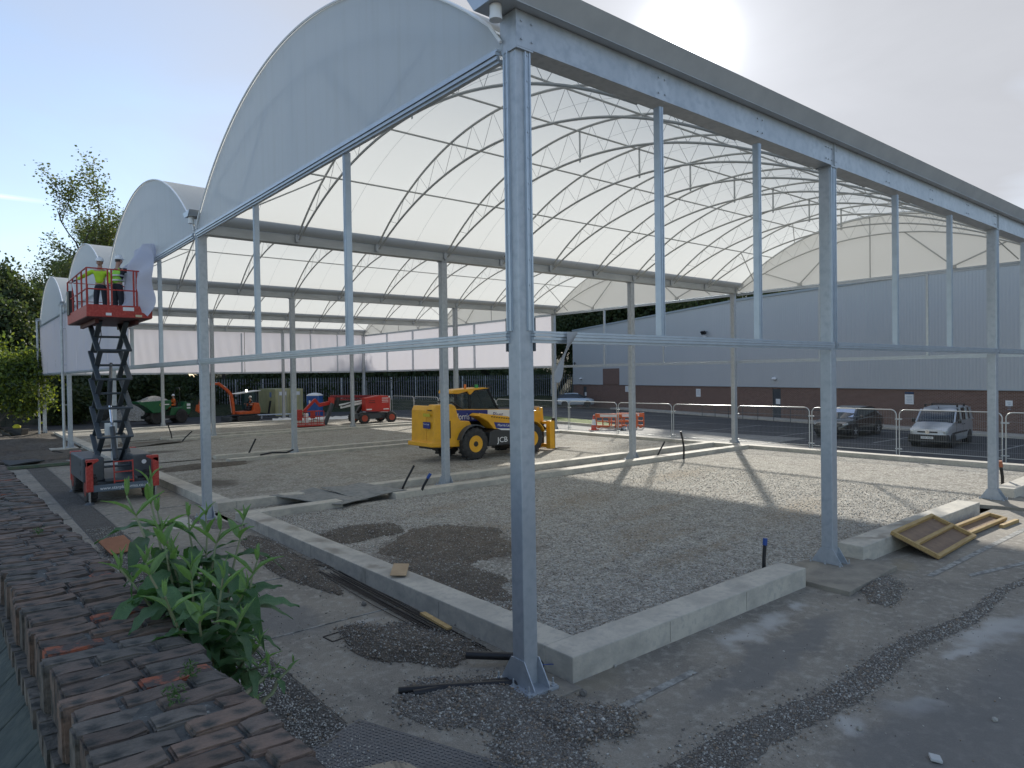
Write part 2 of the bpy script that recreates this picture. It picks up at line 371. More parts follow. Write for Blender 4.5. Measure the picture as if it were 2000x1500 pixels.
road_m = mat('tarmac', (.042, .043, .046), .8, 0, var=(.062, .063, .064), vscale=.35, vstretch=(.3, 2, 1), var2=(.03, .03, .032), v2scale=6, bump=.3, bscale=90, bdist=.01)
cpark_m = mat('pale_concrete_roadway', (.24, .23, .21), .85, 0, var=(.17, .165, .15), vscale=1.0, var2=(.3, .29, .26), v2scale=6, bump=.2, bscale=40)

sheet('ground', -400, -400, 600, 700, -.16, dirt_m)
yd = MB().quad((-60,-60,0),(24.7,-60,0),(24.7,-.3,0),(-60,-.3,0)).quad((-4.45,-.3,0),(.5,-.3,0),(.5,30.0,0),(-4.45,30,0))
tag(yd.build('yard', yard_m), kind='structure')
# soil and tracked ground beyond the slabs on the left
xs = np.linspace(-22, .55, 70); ys = np.linspace(29.9, 64, 90); Vs = []; 
for j, y in enumerate(ys):
    for i, x in enumerate(xs):
        e = min(1, (y-29.9)/1.5)*min(1, (.55-x)/.8 + .1)
        Vs.append((x, y, .0 + e*(.09*math.sin(x*1.3+y*.5)+.07*math.sin(y*1.1-x*.7)+random.uniform(0,.07))))
Fs = [(j*70+i, j*70+i+1, (j+1)*70+i+1, (j+1)*70+i) for j in range(89) for i in range(69)]
tag(link('rough_soil', np_mesh('rough_soil', Vs, Fs, dirt_m, True)), kind='structure')
for j in range(4):
    y0 = 13.04*j
    sheet('gravel_pad', .85, y0+ (.1 if j == 0 else 1.1), 24.3, y0 + 12.0, .055, gravel_m if j == 0 else gravel_b)
    sheet('gravel_gap', .3, y0+11.5, 24.7, y0+14.6, .02, gravel_b)
sheet('road', 24.9, -60, 46, 100, -.012, road_m)
sheet('tarmac_yard', -8, 53.2, 24.9, 100, -.006, road_m)
# pale sunlit roadway strip beside the far edge of the pads
sheet('roadway', 24.75, 12.5, 31.0, 30.0, .0, cpark_m)
sheet('roadway_edge', 24.72, -8, 27.4, 12.5, -.004, road_m)
gv = mat('verge_grass', (.13, .19, .03), .9, 0, var=(.19, .22, .05), vscale=2, bump=1.0, bscale=30, bdist=.05)
v = MB().prism([(29.9,25.2),(31.4,27.4),(33.0,30.5),(34.4,40),(30.6,40),(30.4,31),(29.6,26)], 'z', -.1, .13).build('grass_verge', gv); tag(v, kind='structure')
kb = MB(); kp = [(29.3,25.0),(29.5,26.1),(30.25,31),(30.45,40)]
for a, b in zip(kp[:-1], kp[1:]): kb.bar((a[0]-.08,a[1],.06), (b[0]-.08,b[1],.06), .14, .2)
tag(kb.build('kerb', concrete), kind='structure')
# bays marked on the car park
mk = MB()
for y in (3.6, 8.95, 14.2, 19.4, 24.0): mk.quad((31.0,y,.0),(37.8,y-.2,.0),(37.8,y-.08,.0),(31.0,y+.12,.0))
tag(mk.build('parking_marking', mat('worn_road_paint', (.34,.34,.33), .8, var=(.1,.1,.1), vscale=4, vlo=.5, vhi=.7)), kind='structure')
pm = MB(); pm.quad((.25,-1.17,.006),(1.85,-1.14,.006),(1.85,-1.03,.006),(.25,-1.06,.006)); pm.quad((8.3,-1.55,.006),(15.5,-1.62,.006),(15.5,-1.5,.006),(8.3,-1.43,.006)); pm.quad((8.8,-2.0,.006),(12.5,-2.9,.006),(12.6,-2.8,.006),(8.9,-1.9,.006))
tag(pm.build('painted_line', mat('faded_white_line', (.34,.34,.31), .8, var=(.16,.155,.145), vscale=7, vlo=.42, vhi=.6)), kind='structure')
# joints between the yard slabs (dark sand filled, pale lips) on the gable side
jt = MB()
for y in (3.55, 6.4, 9.5, 12.6, 15.6, 18.6, 21.7, 24.8, 27.6):
    jt.box(-2.0, y-.012, -.02, .45, y+.012, .012); jt.box(-4.4, y+.1, -.02, -2.72, y+.125, .012)
tag(jt.build('slab_joint', mat('pale_joint_sealant', (.33,.32,.29), .8, var=(.12,.12,.11), vscale=5, vlo=.45, vhi=.6)), kind='structure')
cr = MB()
for x, y0, y1 in ((-2.73, .5, 30),(-2.03, .6, 30)): cr.box(x-.01, y0, -.03, x+.01, y1, .004)
tag(cr.build('slab_edge', black_m), kind='structure')
# embankment behind, rising to the woods
em_m = mat('embankment_undergrowth', (.022, .034, .014), .95, 0, var=(.045, .05, .02), vscale=1.5, bump=1, bscale=4, bdist=.3)
rng = np.random.RandomState(3)
def bank(name, A, B, n, prof):
    A = np.array(A, float); B = np.array(B, float); d = (B-A)/np.linalg.norm(B-A); nn = np.array([-d[1], d[0]])
    V = []; m_ = len(prof)
    for i in range(n):
        p = A + (B-A)*i/(n-1)
        for (o_, z) in prof:
            q = p + nn*o_; V.append((q[0]+rng.uniform(-.4,.4), q[1]+rng.uniform(-.4,.4), z + (rng.uniform(-.25,.25) if z > .3 else 0)))
    F = [(i*m_+k, (i+1)*m_+k, (i+1)*m_+k+1, i*m_+k+1) for i in range(n-1) for k in range(m_-1)]
    return tag(link(name, np_mesh(name, V, F, em_m, True)), kind='structure')
bank('embankment', (14, 70.0), (60, 50.0), 60, [(-2.4,-.2),(-1.2,.3),(0,.75),(2.5,1.4),(6,2.6),(12,4.5),(25,7),(60,8)])
bank('embankment', (-40, 66.0), (16, 67.5), 60, [(-2.4,-.2),(-1.2,.3),(0,.9),(2.5,1.8),(6,3),(12,5),(25,7),(60,8)])

# ================================================================== CANOPY
WG = 13.04; XS = [0.0, 7.64, 17.18, 24.83]; HT = 7.56; RL = 4.2
TX = [0, 2.547, 5.093, 7.64, 10.025, 12.41, 14.795, 17.18, 19.73, 22.28, 24.83]; SP = 2.5
canopy = thing('sports_canopy', 'large galvanised steel canopy with four arched white membrane roofs on tall square columns', 'canopy')
APX, SPZ, HALF = 10.22, 7.86, 6.3
def arc_z(y, half=HALF, spz=SPZ, apx=APX):     # y measured from the crown
    h = apx - spz; r = (half*half + h*h)/(2*h)
    return apx - r + math.sqrt(max(r*r - y*y, 0))
# columns: one mesh pair shared
cs = .108
def col_mesh(name, z1, z0=.04):
    mb = MB(); mb.box(-cs, -cs, z0, cs, cs, z1); return mb.mesh(name, galv)
colm = col_mesh('column', HT)
bp_m = MB().box(-.235,-.335,.02,.235,.335,.05); bpm = bp_m.mesh('base_plate', galv)
gs = MB().prism([(-.30,.05),(.30,.05),(.30,.075),(.12,.36),(-.12,.36),(-.30,.075)], 'x', .0, .014).mesh('gusset', galv)
bo = MB(); bo.obox((0,0,.058),(.075,.075,.012)); bo.cyl((0,0,.06),(0,0,.085),.02,n=6); bo.cyl((0,0,.085),(0,0,.145),.011,n=6); bom = bo.mesh('anchor_bolt', galv)
capm = MB().box(-.13,-.15,HT-.02,.13,.15,HT).mesh('top_plate', galv)
colbev = None
for j in range(5):
    for i, X in enumerate(XS):
        c = link('column', colm, canopy, (X, WG*j, 0))
        b = c.modifiers.new('bevel', 'BEVEL'); b.width = .014; b.segments = 2; b.limit_method = 'ANGLE'
        link('base_plate', bpm, c); link('top_plate', capm, c)
        link('gusset', gs, c, (-cs-.014, 0, 0)); link('gusset', gs, c, (cs, 0, 0))
        if j <= 1 and i <= 2:
            for bx in (-.19, .19):
                for by in (-.28, 0 if bx < 0 else .0, .28): link('anchor_bolt', bom, c, (bx, by, 0))
# tall tracks screwed on the outer faces of the edge columns, above the rail
trk = MB(); trk.box(-.012,-.05,RL+.062,0,.05,HT); trk.box(-.028,-.044,RL+.062,-.012,-.024,HT); trk.box(-.028,.024,RL+.062,-.012,.044,HT)
for k in range(11): trk.cyl((-.014,0,RL+.3+k*.3),(-.022,0,RL+.3+k*.3),.012,n=6)
trm = trk.mesh('keder_track', alu)
for j in range(5): link('keder_track', trm, canopy, (-cs, WG*j + .055, 0)); 
for j in range(1, 5): link('keder_track', trm, canopy, (-cs, WG*j - .055, 0))
for i, X in enumerate(XS):
    if i: link('keder_track', trm, canopy, (X-.055, -cs, 0), (0, 0, math.pi/2))
    link('keder_track', trm, canopy, (X+.055, -cs, 0), (0, 0, math.pi/2))
# gutter beams along x
def web_beam(yj, eave=0):
    mb = MB(); x0, x1 = -.12, 24.95; zt = 7.99; s = .012
    for k in range(3):                               # three lengths between the columns
        a = x0 if k == 0 else XS[k]+.012; b = x1 if k == 2 else XS[k+1]-.012
        mb.box(a, yj-.135, HT+.002, b, yj-.123, zt); mb.box(a, yj+.123, HT+.002, b, yj+.135, zt)
        mb.box(a, yj-.15, HT+.003, b, yj+.15, HT+.014)
    return mb
for j in range(5):
    yj = WG*j
    web_beam(yj).build('gutter_beam', galv if j == 0 else galv_dull, canopy)
    g = MB()
    P = [(-.40,8.24),(-.36,8.24),(-.20,8.02),(.20,8.02),(.36,8.24),(.40,8.24),(.22,7.995),(-.22,7.995)]
    if j: P = [(a*.8, 8.02+(z-8.02)*.5 if z > 8.02 else z) for a, z in P]
    P = [(yj+a, z) for a, z in P]
    x0, x1 = (-.46 if j == 0 else -.36), 25.25; V = [(x0, a, z) for a, z in P] + [(x1, a, z) for a, z in P]; n = 8
    g.add(V, [(i, i+n, (i+1) % n+n, (i+1) % n) for i in range(n)] + [(0,1,2,7),(7,2,3,6),(6,3,4,5),(8,9,10,15),(15,10,11,14),(14,11,12,13)])
    g.box(x0, yj-.28, 7.985, x1, yj-.18, 7.992)
    go = g.build('gutter', gutter_m, canopy)
    kk = 1 if j == 0 else .8; zz_ = 8.235 if j == 0 else 8.125; ec = MB(); ec.prism([(yj-.39*kk,zz_),(yj-.2*kk,7.985),(yj+.2*kk,7.985),(yj+.39*kk,zz_)], 'x', x0-.015, x0-.003); ec.build('end_cap', alu, go)
    if j < 2:
        sp_ = MB(); xs_p = -.34 if j == 0 else -.26; sp_.cyl((xs_p, yj-.04, 7.99), (xs_p, yj-.04, 7.86), .07, n=20); sp_.cyl((xs_p, yj-.04, 7.87), (xs_p, yj-.04, 7.82), .075, n=20); sp_.build('outlet_spigot', white_p, go, smooth=True)
    # end plate with bolt heads
    pl = MB(); pl.box(-.128, yj-.15, HT, -.12, yj+.15, 7.985)
    pl.build('splice_plate', galv, canopy)
    bh = MB()
    for sx in [(-.04,0), (.12,0)] + [(X+d, 0) for X in XS[1:3] for d in (-.3,-.2,-.08,.1)] + [(x_+d,0) for x_ in TX[1:-1] for d in (-.07,.07)]:
        for z in (7.66, 7.87): bh.cyl((sx[0], yj-.135, z), (sx[0], yj-.15, z), .014, n=6)
    bh.build('bolt_head', galv, canopy)
    for X in XS[1:3]: MB().box(X-.012, yj-.165, HT+.012, X+.012, yj-.06, 7.985).build('stiffener', galv, canopy)
# trusses: crescent of two tubes and a zigzag
def truss_mesh(end=False):
    mb = MB(); N = 40
    oc = [(0, y, arc_z(y)-.09) for y in np.linspace(-6.22, 6.22, N+1)]
    ic = [(0, y, arc_z(y, 6.22, 7.66, 9.36)) for y in np.linspace(-6.2, 6.2, N+1)]
    mb.tube(oc, .031, 6); mb.tube(ic, .031, 6)
    ys = np.linspace(-5.5, 5.5, 27)
    for k in range(26):
        a = (0, ys[k], arc_z(ys[k])-.09) if k % 2 == 0 else (0, ys[k], arc_z(ys[k], 6.22, 7.66, 9.36))
        b = (0, ys[k+1], arc_z(ys[k+1])-.09) if k % 2 else (0, ys[k+1], arc_z(ys[k+1], 6.22, 7.66, 9.36))
        mb.tube([a, b], .007, 4, False)
    return mb.mesh('truss', tube_m, True)
trm_ = truss_mesh()
hg = MB().box(-.004,-.03,9.27,.004,.03,10.12).mesh('hanger_plate', galv_dull)
br = MB()
br.box(-.05,6.33,7.62,.05,6.38,7.84); brm = br.mesh('truss_bracket', galv)
for j in range(4):
    for k in range(11):
        t = link('truss', trm_, canopy, (TX[k], WG*j+6.52, 0)); link('truss_bracket', brm, t); link('truss_bracket', brm, t, None, (0,0,math.pi))
        if 0 < k < 10: link('hanger_plate', hg, t)
# purlins, ridge ties and light wires
pr = MB()
for y in (-4.35, -2.2, 0.0, 2.2, 4.35): pr.tube([(0, y, arc_z(y)-.14), (24.83, y, arc_z(y)-.14)], .024, 6)
prm = pr.mesh('purlin', tube_m, True)
wr = MB()
for k in range(10):
    x = (TX[k]+TX[k+1])/2; pts = [(x, y, arc_z(y)-.03) for y in np.linspace(-6.2, 6.2, 25)]
    wr.tube(pts, .004, 3, False)
wrm = wr.mesh('membrane_seam', galv_dull)
# slanted braces in the end bays
ebs = []
for s_ in (0, 24.83):
    d = 1 if s_ == 0 else -1
    for y in (-5.2, 5.2): ebs.append(MB().tube([(s_, y, 7.66), (s_+d*SP, y*.86, arc_z(y*.86)-.12)], .02, 6).mesh('bay_brace', tube_m, True))
    for y in (-3.3, 3.3): ebs.append(MB().tube([(s_, y, arc_z(y)-.12), (s_+d*SP, y*.62, arc_z(y*.62)-.12)], .018, 6).mesh('bay_brace', tube_m, True))
for j in range(4):
    link('purlin', prm, canopy, (0, WG*j+6.52, 0)); link('membrane_seam', wrm, canopy, (0, WG*j+6.52, 0))
    for eb_ in ebs: link('bay_brace', eb_, canopy, (0, WG*j+6.52, 0))
# gable frames: vertical and V struts behind the end-wall membrane
gpm = MB().tube([(0, 0, 7.6), (0, 0, 10.1)], .026, 6).mesh('gable_post', tube_m, True)
gvm = []
for y0 in (-3.1, 3.1):
    gf = MB(); y1, y2 = y0-1.75, y0+1.75
    gf.bar((0, y1, arc_z(y1, 6.22, 7.66, 9.36)), (0, y0, 7.68), .045, .045); gf.bar((0, y0, 7.68), (0, y2, arc_z(y2, 6.22, 7.66, 9.36)), .045, .045); gf.box(-.03,y0-.1,7.6,.03,y0+.1,7.72)
    gvm.append(gf.mesh('gable_brace', tube_m))
# roof membranes
def roof(j):
    ys = np.linspace(-HALF-.05, HALF+.05, 57); xs = [-.16] + sorted(TX[1:-1] + [(TX[q]+TX[q+1])/2 for q in range(10)]) + [24.99]
    V = []
    for a, x in enumerate(xs):
        sag = .03 if a % 2 else 0
        for y in ys: V.append((x, WG*j+6.52+y, arc_z(y) + .012 - sag*math.cos(y/6.4*1.4)))
    n = len(ys); F = [(a*n+k, (a+1)*n+k, (a+1)*n+k+1, a*n+k+1) for a in range(len(xs)-1) for k in range(n-1)]
    return np_mesh('roof_membrane', V, F, membrane, True)
for j in range(4): link('roof_membrane', roof(j), canopy)
# end walls in the arches (both ends, all bays), with white edge trim
ew = MB(); ya = np.linspace(-6.42, 6.42, 61)
def arc2(y): 
    return max(7.62, arc_z(min(abs(y), 6.3))-.0 if abs(y) <= 6.3 else SPZ - (abs(y)-6.3)*1.6)
V = []; F = []
for k, y in enumerate(ya):
    zt = arc2(y)
    for q in range(5): V.append((0, y, 7.6 + (zt-7.6)*q/4))
F = [(k*5+q, (k+1)*5+q, (k+1)*5+q+1, k*5+q+1) for k in range(60) for q in range(4)]
ewm = np_mesh('end_wall_membrane', V, F, endwall_m, False)
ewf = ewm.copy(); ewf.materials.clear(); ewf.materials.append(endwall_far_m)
tr = MB(); tr.tube([(0, y, arc2(y)+.01) for y in ya], .022, 6); trmm = tr.mesh('edge_trim', white_trim, True)
for j in range(4):
    for X in (-.13, 24.96):
        e = link('end_wall_membrane', ewm if X < 0 else ewf, canopy, (X, WG*j+6.52, 0)); link('edge_trim', trmm, e, (-.03 if X < 0 else .03, 0, 0))
    for X in (-.03, 24.86):
        link('gable_post', gpm, canopy, (X, WG*j+6.52, 0)); link('gable_brace', gvm[0], canopy, (X, WG*j+6.52, 0)); link('gable_brace', gvm[1], canopy, (X, WG*j+6.52, 0))
# gable bottom rails (two aluminium profiles over a steel tube) at gutter level
def rail_mesh(L, top=False):
    mb = MB(); mb.cm = 0
    if top: segs = [(-.012, .03, .02), (.038, .075, .04), (.083, .11, .02)]
    else: segs = [(.0, .034, .02), (.041, .072, .032), (.079, .105, .02)]
    for a, b, d in segs: mb.box(-.03-d, 0, a, .0, L, b)
    mb.box(-.02, 0, -.05 if top else -.035, .045, L, -.002)
    return mb
grm = rail_mesh(WG-.3, True).mesh('gable_rail', alu)
for j in range(4):
    for X, rz in ((-.135, 0), (24.965, math.pi)):
        yy = WG*j+.15 if rz == 0 else WG*j+WG-.15
        link('gable_rail', grm, canopy, (X, yy, HT-.06), (0, 0, rz))
# mid-height rails round the outside
r1 = rail_mesh(WG-.14).mesh('side_rail', alu)
for j in range(4):
    link('side_rail', r1, canopy, (-cs-.002, WG*j+.07, RL-.045)); link('side_rail', r1, canopy, (24.83+cs+.002, WG*j+WG-.07, RL-.045), (0,0,math.pi))
for i in range(3):
    L = XS[i+1]-XS[i]; mm = rail_mesh(L-.14).mesh('side_rail', alu)
    for y, rz in ((-cs-.002, math.pi/2), (52.16+cs+.002, -math.pi/2)):
        link('side_rail', mm, canopy, (XS[i+1]-.07 if rz > 0 else XS[i]+.07, y, RL-.045), (0, 0, rz))
rb = MB(); rb.box(-.012,-.012,4.02,.012,.012,4.42); rbm = rb.mesh('rail_bracket', steel_dark)
link('rail_bracket', rbm, canopy, (-cs, cs+.015, 0)); link('rail_bracket', rbm, canopy, (cs+.015, -cs, 0))
# mullions between rail and gutter
ml = MB(); ml.box(-.05,-.045,RL+.062,.05,.045,HT-.08); ml.box(-.062,-.03,RL+.062,-.05,-.012,HT-.08); ml.box(-.062,.012,RL+.062,-.05,.03,HT-.08)
for k in range(12): ml.cyl((-.05,0,RL+.25+k*.26),(-.058,0,RL+.25+k*.26),.009,n=6)
mlm = ml.mesh('mullion', alu)
for j in range(4):
    for k in (1, 2):
        link('mullion', mlm, canopy, (-.07, WG*(j+k/3), 0)); link('mullion', mlm, canopy, (24.9, WG*(j+k/3), 0), (0,0,math.pi))
for i in range(3):
    n = 3 if i != 1 else 3
    for k in range(1, n):
        x = XS[i] + (XS[i+1]-XS[i])*k/n - (.27 if i == 1 else 0)
        link('mullion', mlm, canopy, (x, -.07, 0), (0,0,math.pi/2)); link('mullion', mlm, canopy, (x, 52.23, 0), (0,0,-math.pi/2))
# fabric side panels already fitted
def fabric(name, p, q, z0, z1, n=8):
    p = np.array(p, float); q = np.array(q, float); d = q-p; nn = np.array([-d[1], d[0]])/np.linalg.norm(d); V = []
    m_ = 7
    for i in range(n*3+1):
        t = i/(n*3)
        for k in range(m_):
            z = z0 + (z1-z0)*k/(m_-1); o_ = .012*math.sin(t*n*3.1+k)*math.sin(math.pi*k/(m_-1)); c = p + d*t + nn*o_
            V.append((c[0], c[1], z))
    F = [(i*m_+k, (i+1)*m_+k, (i+1)*m_+k+1, i*m_+k+1) for i in range(n*3) for k in range(m_-1)]
    return link(name, np_mesh(name, V, F, side_m, True), canopy)
for i in range(3):
    for k in range(3):
        a = XS[i] + (XS[i+1]-XS[i])*k/3; b = XS[i] + (XS[i+1]-XS[i])*(k+1)/3
        fabric('side_fabric', (a+.02, 52.16+.16), (b-.02, 52.16+.16), RL+.02, HT+.1)
for j in (2, 3):
    for k in range(3):
        a = WG*(j+k/3); b = WG*(j+(k+1)/3)
        fabric('side_fabric', (24.83+.17, a+.02), (24.83+.17, b-.02), RL+.02, HT+.02)
        fabric('side_fabric', (-.165, a+.02), (-.165, b-.02), RL+.02, HT-.06)
fabric('side_fabric', (-.165, WG*(1+2/3)+.02), (-.165, WG*2-.02), RL+.02, HT-.06)
# rainwater pipes
for y in (39.12, 52.16):
    d = MB(); d.tube([(-.36, y-.55, 7.98), (-.36, y-.55, .02)], .07, 14)
    po = d.build('rainwater_pipe', galv_dull, canopy, smooth=True)
    k = MB(); 
    for z in (.9, 2.4, 4.6, 6.6): k.box(-.36, y-.56, z, -.1, y-.53, z+.03)
    k.box(-.42, y-.62, 7.9, -.25, y+.1, 7.985); k.build('pipe_bracket', galv, po)

# ================================================================== FOUNDATION KERBS
def kerb(poly_o, w_dir, z0a, zta, ztb, label, grp='concrete kerb beams round the gravel pads'):
    """poly_o: (x0,y0,x1,y1) footprint, top height a at the low end of its long axis, b at the other"""
    x0, y0, x1, y1 = poly_o
    lx = (x1-x0) > (y1-y0); ha = [zta, ztb, ztb, zta] if lx else [zta, zta, ztb, ztb]
    P = [(x0,y0),(x1,y0),(x1,y1),(x0,y1)]
    mb = MB(); V = [(a, b, z0a) for a, b in P] + [(a, b, h) for (a, b), h in zip(P, ha)]
    mb.add(V, [(0,3,2,1),(4,5,6,7),(0,1,5,4),(1,2,6,5),(2,3,7,6),(3,0,4,7)])
    o = mb.build('kerb_beam', concrete, bevel=.012); return tag(o, label, 'kerb', grp)
kerb((.47,-.33,6.1,.17), 0, -.05, .32, .33, 'pale concrete kerb beam beside the nearest column, along the open side')
kerb((.47,.172,.97,12.25), 0, -.05, .32, .24, 'long pale concrete kerb beam with an off-cut of board lying on it')
kerb((8.25,-.36,14.85,.14), 0, -.05, .33, .33, 'concrete kerb beam with timber frames leaning against it')
kerb((17.72,-.36,24.6,.14), 0, -.05, .33, .33, 'concrete kerb beam at the right edge of the photo behind the third column')
kerb((24.1,.142,24.6,12.2), 0, -.05, .25, .2, 'far sunlit concrete kerb beam in front of the silver van and dark car')
kerb((.972,11.8,3.3,12.25), 0, -.05, .24, .24, 'short concrete kerb beam dipping under the grey mats')
kerb((5.0,11.8,24.1,12.25), 0, -.05, .24, .22, 'nearer of the twin kerb beams running in from the grey mats')
kerb((5.0,13.72,24.1,14.17), 0, -.05, .24, .22, 'farther of the twin kerb beams running in from the grey mats')
kerb((.972,13.72,3.0,14.17), 0, -.05, .27, .25, 'short kerb beam turning in at the second gable column')
kerb((.47,13.72,.97,25.4), 0, -.05, .27, .2, 'concrete kerb beam running back to the scissor lift')
kerb((24.1,12.202,24.6,25.3), 0, -.05, .2, .2, 'far concrete kerb beam behind the yellow telehandler forks')
for j, (xa, nm) in enumerate(((4.2, 'beyond the yellow telehandler'), (4.8, 'in front of the red boom lift'))):
    y = 13.04*(j+2)
    kerb((xa,y-1.25,24.1,y-.8), 0, -.05, .2, .2, 'nearer of the thin pale twin kerb lines '+nm)
    kerb((xa,y+.7,24.1,y+1.15), 0, -.05, .2, .2, 'farther of the thin pale twin kerb lines '+nm)
kerb((24.1,25.302,24.6,51.4), 0, -.05, .2, .2, 'most distant kerb beam, behind the red boom lift wheels')
kerb((.47,27.0,.97,51.4), 0, -.05, .16, .16, 'kerb beam left of the scissor lift between the farthest gable columns')
kerb((.972,50.9,24.1,51.4), 0, -.05, .14, .14, 'low kerb beam in front of the green dumper and the small excavator')
pads = MB()
for X, yy, a in ((7.3,-.05,1.15),(17.0,-.1,.7)): pads.prism([(X-a,yy-1.0),(X+1.0,yy-.9),(X+1.3,yy+.35),(X-1.1,yy+.55)], 'z', -.03, .075)
pads.box(-.45,-.5,-.03,.45,.5,.018)
tag(pads.build('column_footing', mat('footing_concrete', (.30,.27,.215), .85, var=(.2,.18,.15), vscale=3, bump=.3, bscale=20), bevel=.01), kind='structure')
for j in range(1, 5): tag(MB().box(-1.0,13.04*j-.8,-.03,.44,13.04*j+.6,.02).build('column_footing', concrete), kind='structure')
# ================================================================== WAREHOUSE across the car park
WO = Vector((39.6, 5.06, 0)); WU = Vector((.2535, .967, 0)).normalized(); WN = Vector((WU.y, -WU.x, 0))   # WN points away from the camera
WM = Matrix(((WU.x, WN.x, 0, WO.x), (WU.y, WN.y, 0, WO.y), (0, 0, 1, 0), (0, 0, 0, 1)))
wh = tag(link('warehouse', None), 'long warehouse with grey-blue ribbed cladding above a brown brick base', 'warehouse')
wh.matrix_world = WM
clad_m = mat('grey_blue_cladding', (.47, .48, .48), .6, .0, var=(.44, .455, .455), vscale=.2, vstretch=(1, 1, .2))
def brick_mat():
    m = bpy.data.materials.new('brown_brickwork'); m.use_nodes = True; t = m.node_tree; b = t.nodes['Principled BSDF']; b.inputs['Roughness'].default_value = .9
    tc = _n(t, 'ShaderNodeTexCoord'); mp = _n(t, 'ShaderNodeMapping'); mp.inputs['Rotation'].default_value = (R(90), 0, 0)
    t.links.new(tc.outputs['Object'], mp.inputs[0])
    bt = _n(t, 'ShaderNodeTexBrick'); bt.inputs['Scale'].default_value = 1; bt.inputs['Brick Width'].default_value = .225; bt.inputs['Row Height'].default_value = .075
    bt.inputs['Mortar Size'].default_value = .008; bt.inputs['Color1'].default_value = (.14, .075, .055, 1); bt.inputs['Color2'].default_value = (.19, .105, .08, 1); bt.inputs['Mortar'].default_value = (.28, .25, .22, 1)
    sx = _n(t, 'ShaderNodeSeparateXYZ'); cx = _n(t, 'ShaderNodeCombineXYZ'); t.links.new(tc.outputs['Object'], sx.inputs[0]); t.links.new(sx.outputs[0], cx.inputs[0]); t.links.new(sx.outputs[2], cx.inputs[1])
    t.links.new(cx.outputs[0], bt.inputs['Vector']); t.links.new(bt.outputs['Color'], b.inputs['Base Color'])
    bp = _n(t, 'ShaderNodeBump'); bp.inputs['Strength'].default_value = .5; bp.inputs['Distance'].default_value = .01; bp.invert = True
    t.links.new(bt.outputs['Fac'], bp.inputs['Height']); t.links.new(bp.outputs[0], b.inputs['Normal']); return m
brick_m = brick_mat()
T0, T1 = -34.0, 48.35
def roof_z(t): return 9.6 if t < 21 else 9.6 - (t-21)*(.8/27.3)
# ribbed cladding: real ribs 0.2 m apart; the sheets stop at the brick pier
def ribbed(a, b, zb):
    mb = MB(); V = []; t = a; k = 0
    while t < b-.001:
        for dt, dn in ((0, 0), (.12, 0), (.14, -.007), (.18, -.007)):
            tt = min(t+dt, b); V.append((tt, dn, zb)); V.append((tt, dn, roof_z(tt)))
        t += .2
    V.append((b, 0, zb)); V.append((b, 0, roof_z(b)))
    n = len(V)//2
    return np_mesh('wall_cladding', V, [(2*i, 2*i+2, 2*i+3, 2*i+1) for i in range(n-1)], clad_m)
link('wall_cladding', ribbed(T0, 38.6, 2.5), wh); link('wall_cladding', ribbed(41.8, T1, 2.5), wh); link('wall_cladding', ribbed(38.6, 41.8, 4.2), wh)
# brick base with door openings
bb = MB(); doors = [(16.7, 17.55, 2.32), (45.35, 46.15, 2.2)]
xs_ = [T0, 16.7, 17.55, 45.35, 46.15, T1]
bb.box(T0, .03, -.4, 16.7, .3, 2.5); bb.box(17.55, .03, -.4, 45.35, .3, 2.5); bb.box(46.15, .03, -.4, T1, .3, 2.5)
for a, b, h in doors: bb.box(a, .03, h, b, .3, 2.5)
bw = bb.build('brick_base_wall', brick_m, wh)
MB().box(38.6, -.02, 2.5, 41.8, .2, 4.2).build('brick_pier', brick_m, wh)
MB().box(T0, -.06, 2.44, 38.59, .02, 2.5).box(41.81, -.06, 2.44, T1, .02, 2.5).build('drip_flashing', mat('pale_flashing', (.36,.40,.42), .5), wh)
for a, b, h in doors:
    d = MB().box(a, .1, 0, b, .16, h).build('door', steel_dark, wh); d['label'] = 'dark grey fire door'
    MB().box(a+.12, .085, 1.15, b-.3, .098, 1.55).build('notice', white_p, d)
ft = MB(); V = []
for a, b in ((T0, 21), (21, T1)): ft.add([(a,-.08,roof_z(a)-.12),(b,-.08,roof_z(b)-.12),(b,-.08,roof_z(b)+.05),(a,-.08,roof_z(a)+.05),(a,.3,roof_z(a)-.12),(b,.3,roof_z(b)-.12),(b,.3,roof_z(b)+.05),(a,.3,roof_z(a)+.05)], [(0,1,2,3),(7,6,5,4),(3,2,6,7),(0,4,5,1),(1,5,6,2),(0,3,7,4)])
ft.build('roof_flashing', mat('grey_flashing', (.30,.34,.36), .5), wh)
rf = MB(); rf.add([(T0,.3,9.6),(21,.3,9.6),(T1,.3,8.8),(T1,30,8.8),(21,30,9.6),(T0,30,9.6)], [(0,1,4,5),(1,2,3,4)]); rf.build('roof', clad_m, wh)
MB().box(T1-.02,.3,-.4,T1,30,8.8).box(T0,.3,-.4,T0+.02,30,9.6).box(T0,29.9,-.4,T1,30,8.8).build('side_wall', clad_m, wh)
sg = MB()
for a, z, w, h in ((25.85,1.5,.55,.7),(37.0,1.75,.5,.6),(6.0,1.5,.56,.62),(.3,1.6,.35,.3)):
    s = MB().box(a, -.03, z, a+w, .03, z+h).build('wall_sign', white_p, wh)
    l = MB()
    for k in range(5): l.box(a+.06, -.036, z+h-.14-k*.09, a+w-.1-.05*(k % 2), -.031, z+h-.115-k*.09)
    l.build('notice_print', mat('grey_print', (.35,.4,.45), .6), s)
MB().box(6.0,-.035,2.16,6.56,.03,2.26).build('wall_sign', mat('blue_sign', (.03,.08,.16), .5), wh)
fl = MB(); fl.box(24.85,-.35,7.15,24.9,0,7.2); fl.obox((24.9,-.42,7.1),(.5,.16,.3),(.5,0,0)); fl.build('floodlight', black_m, wh)
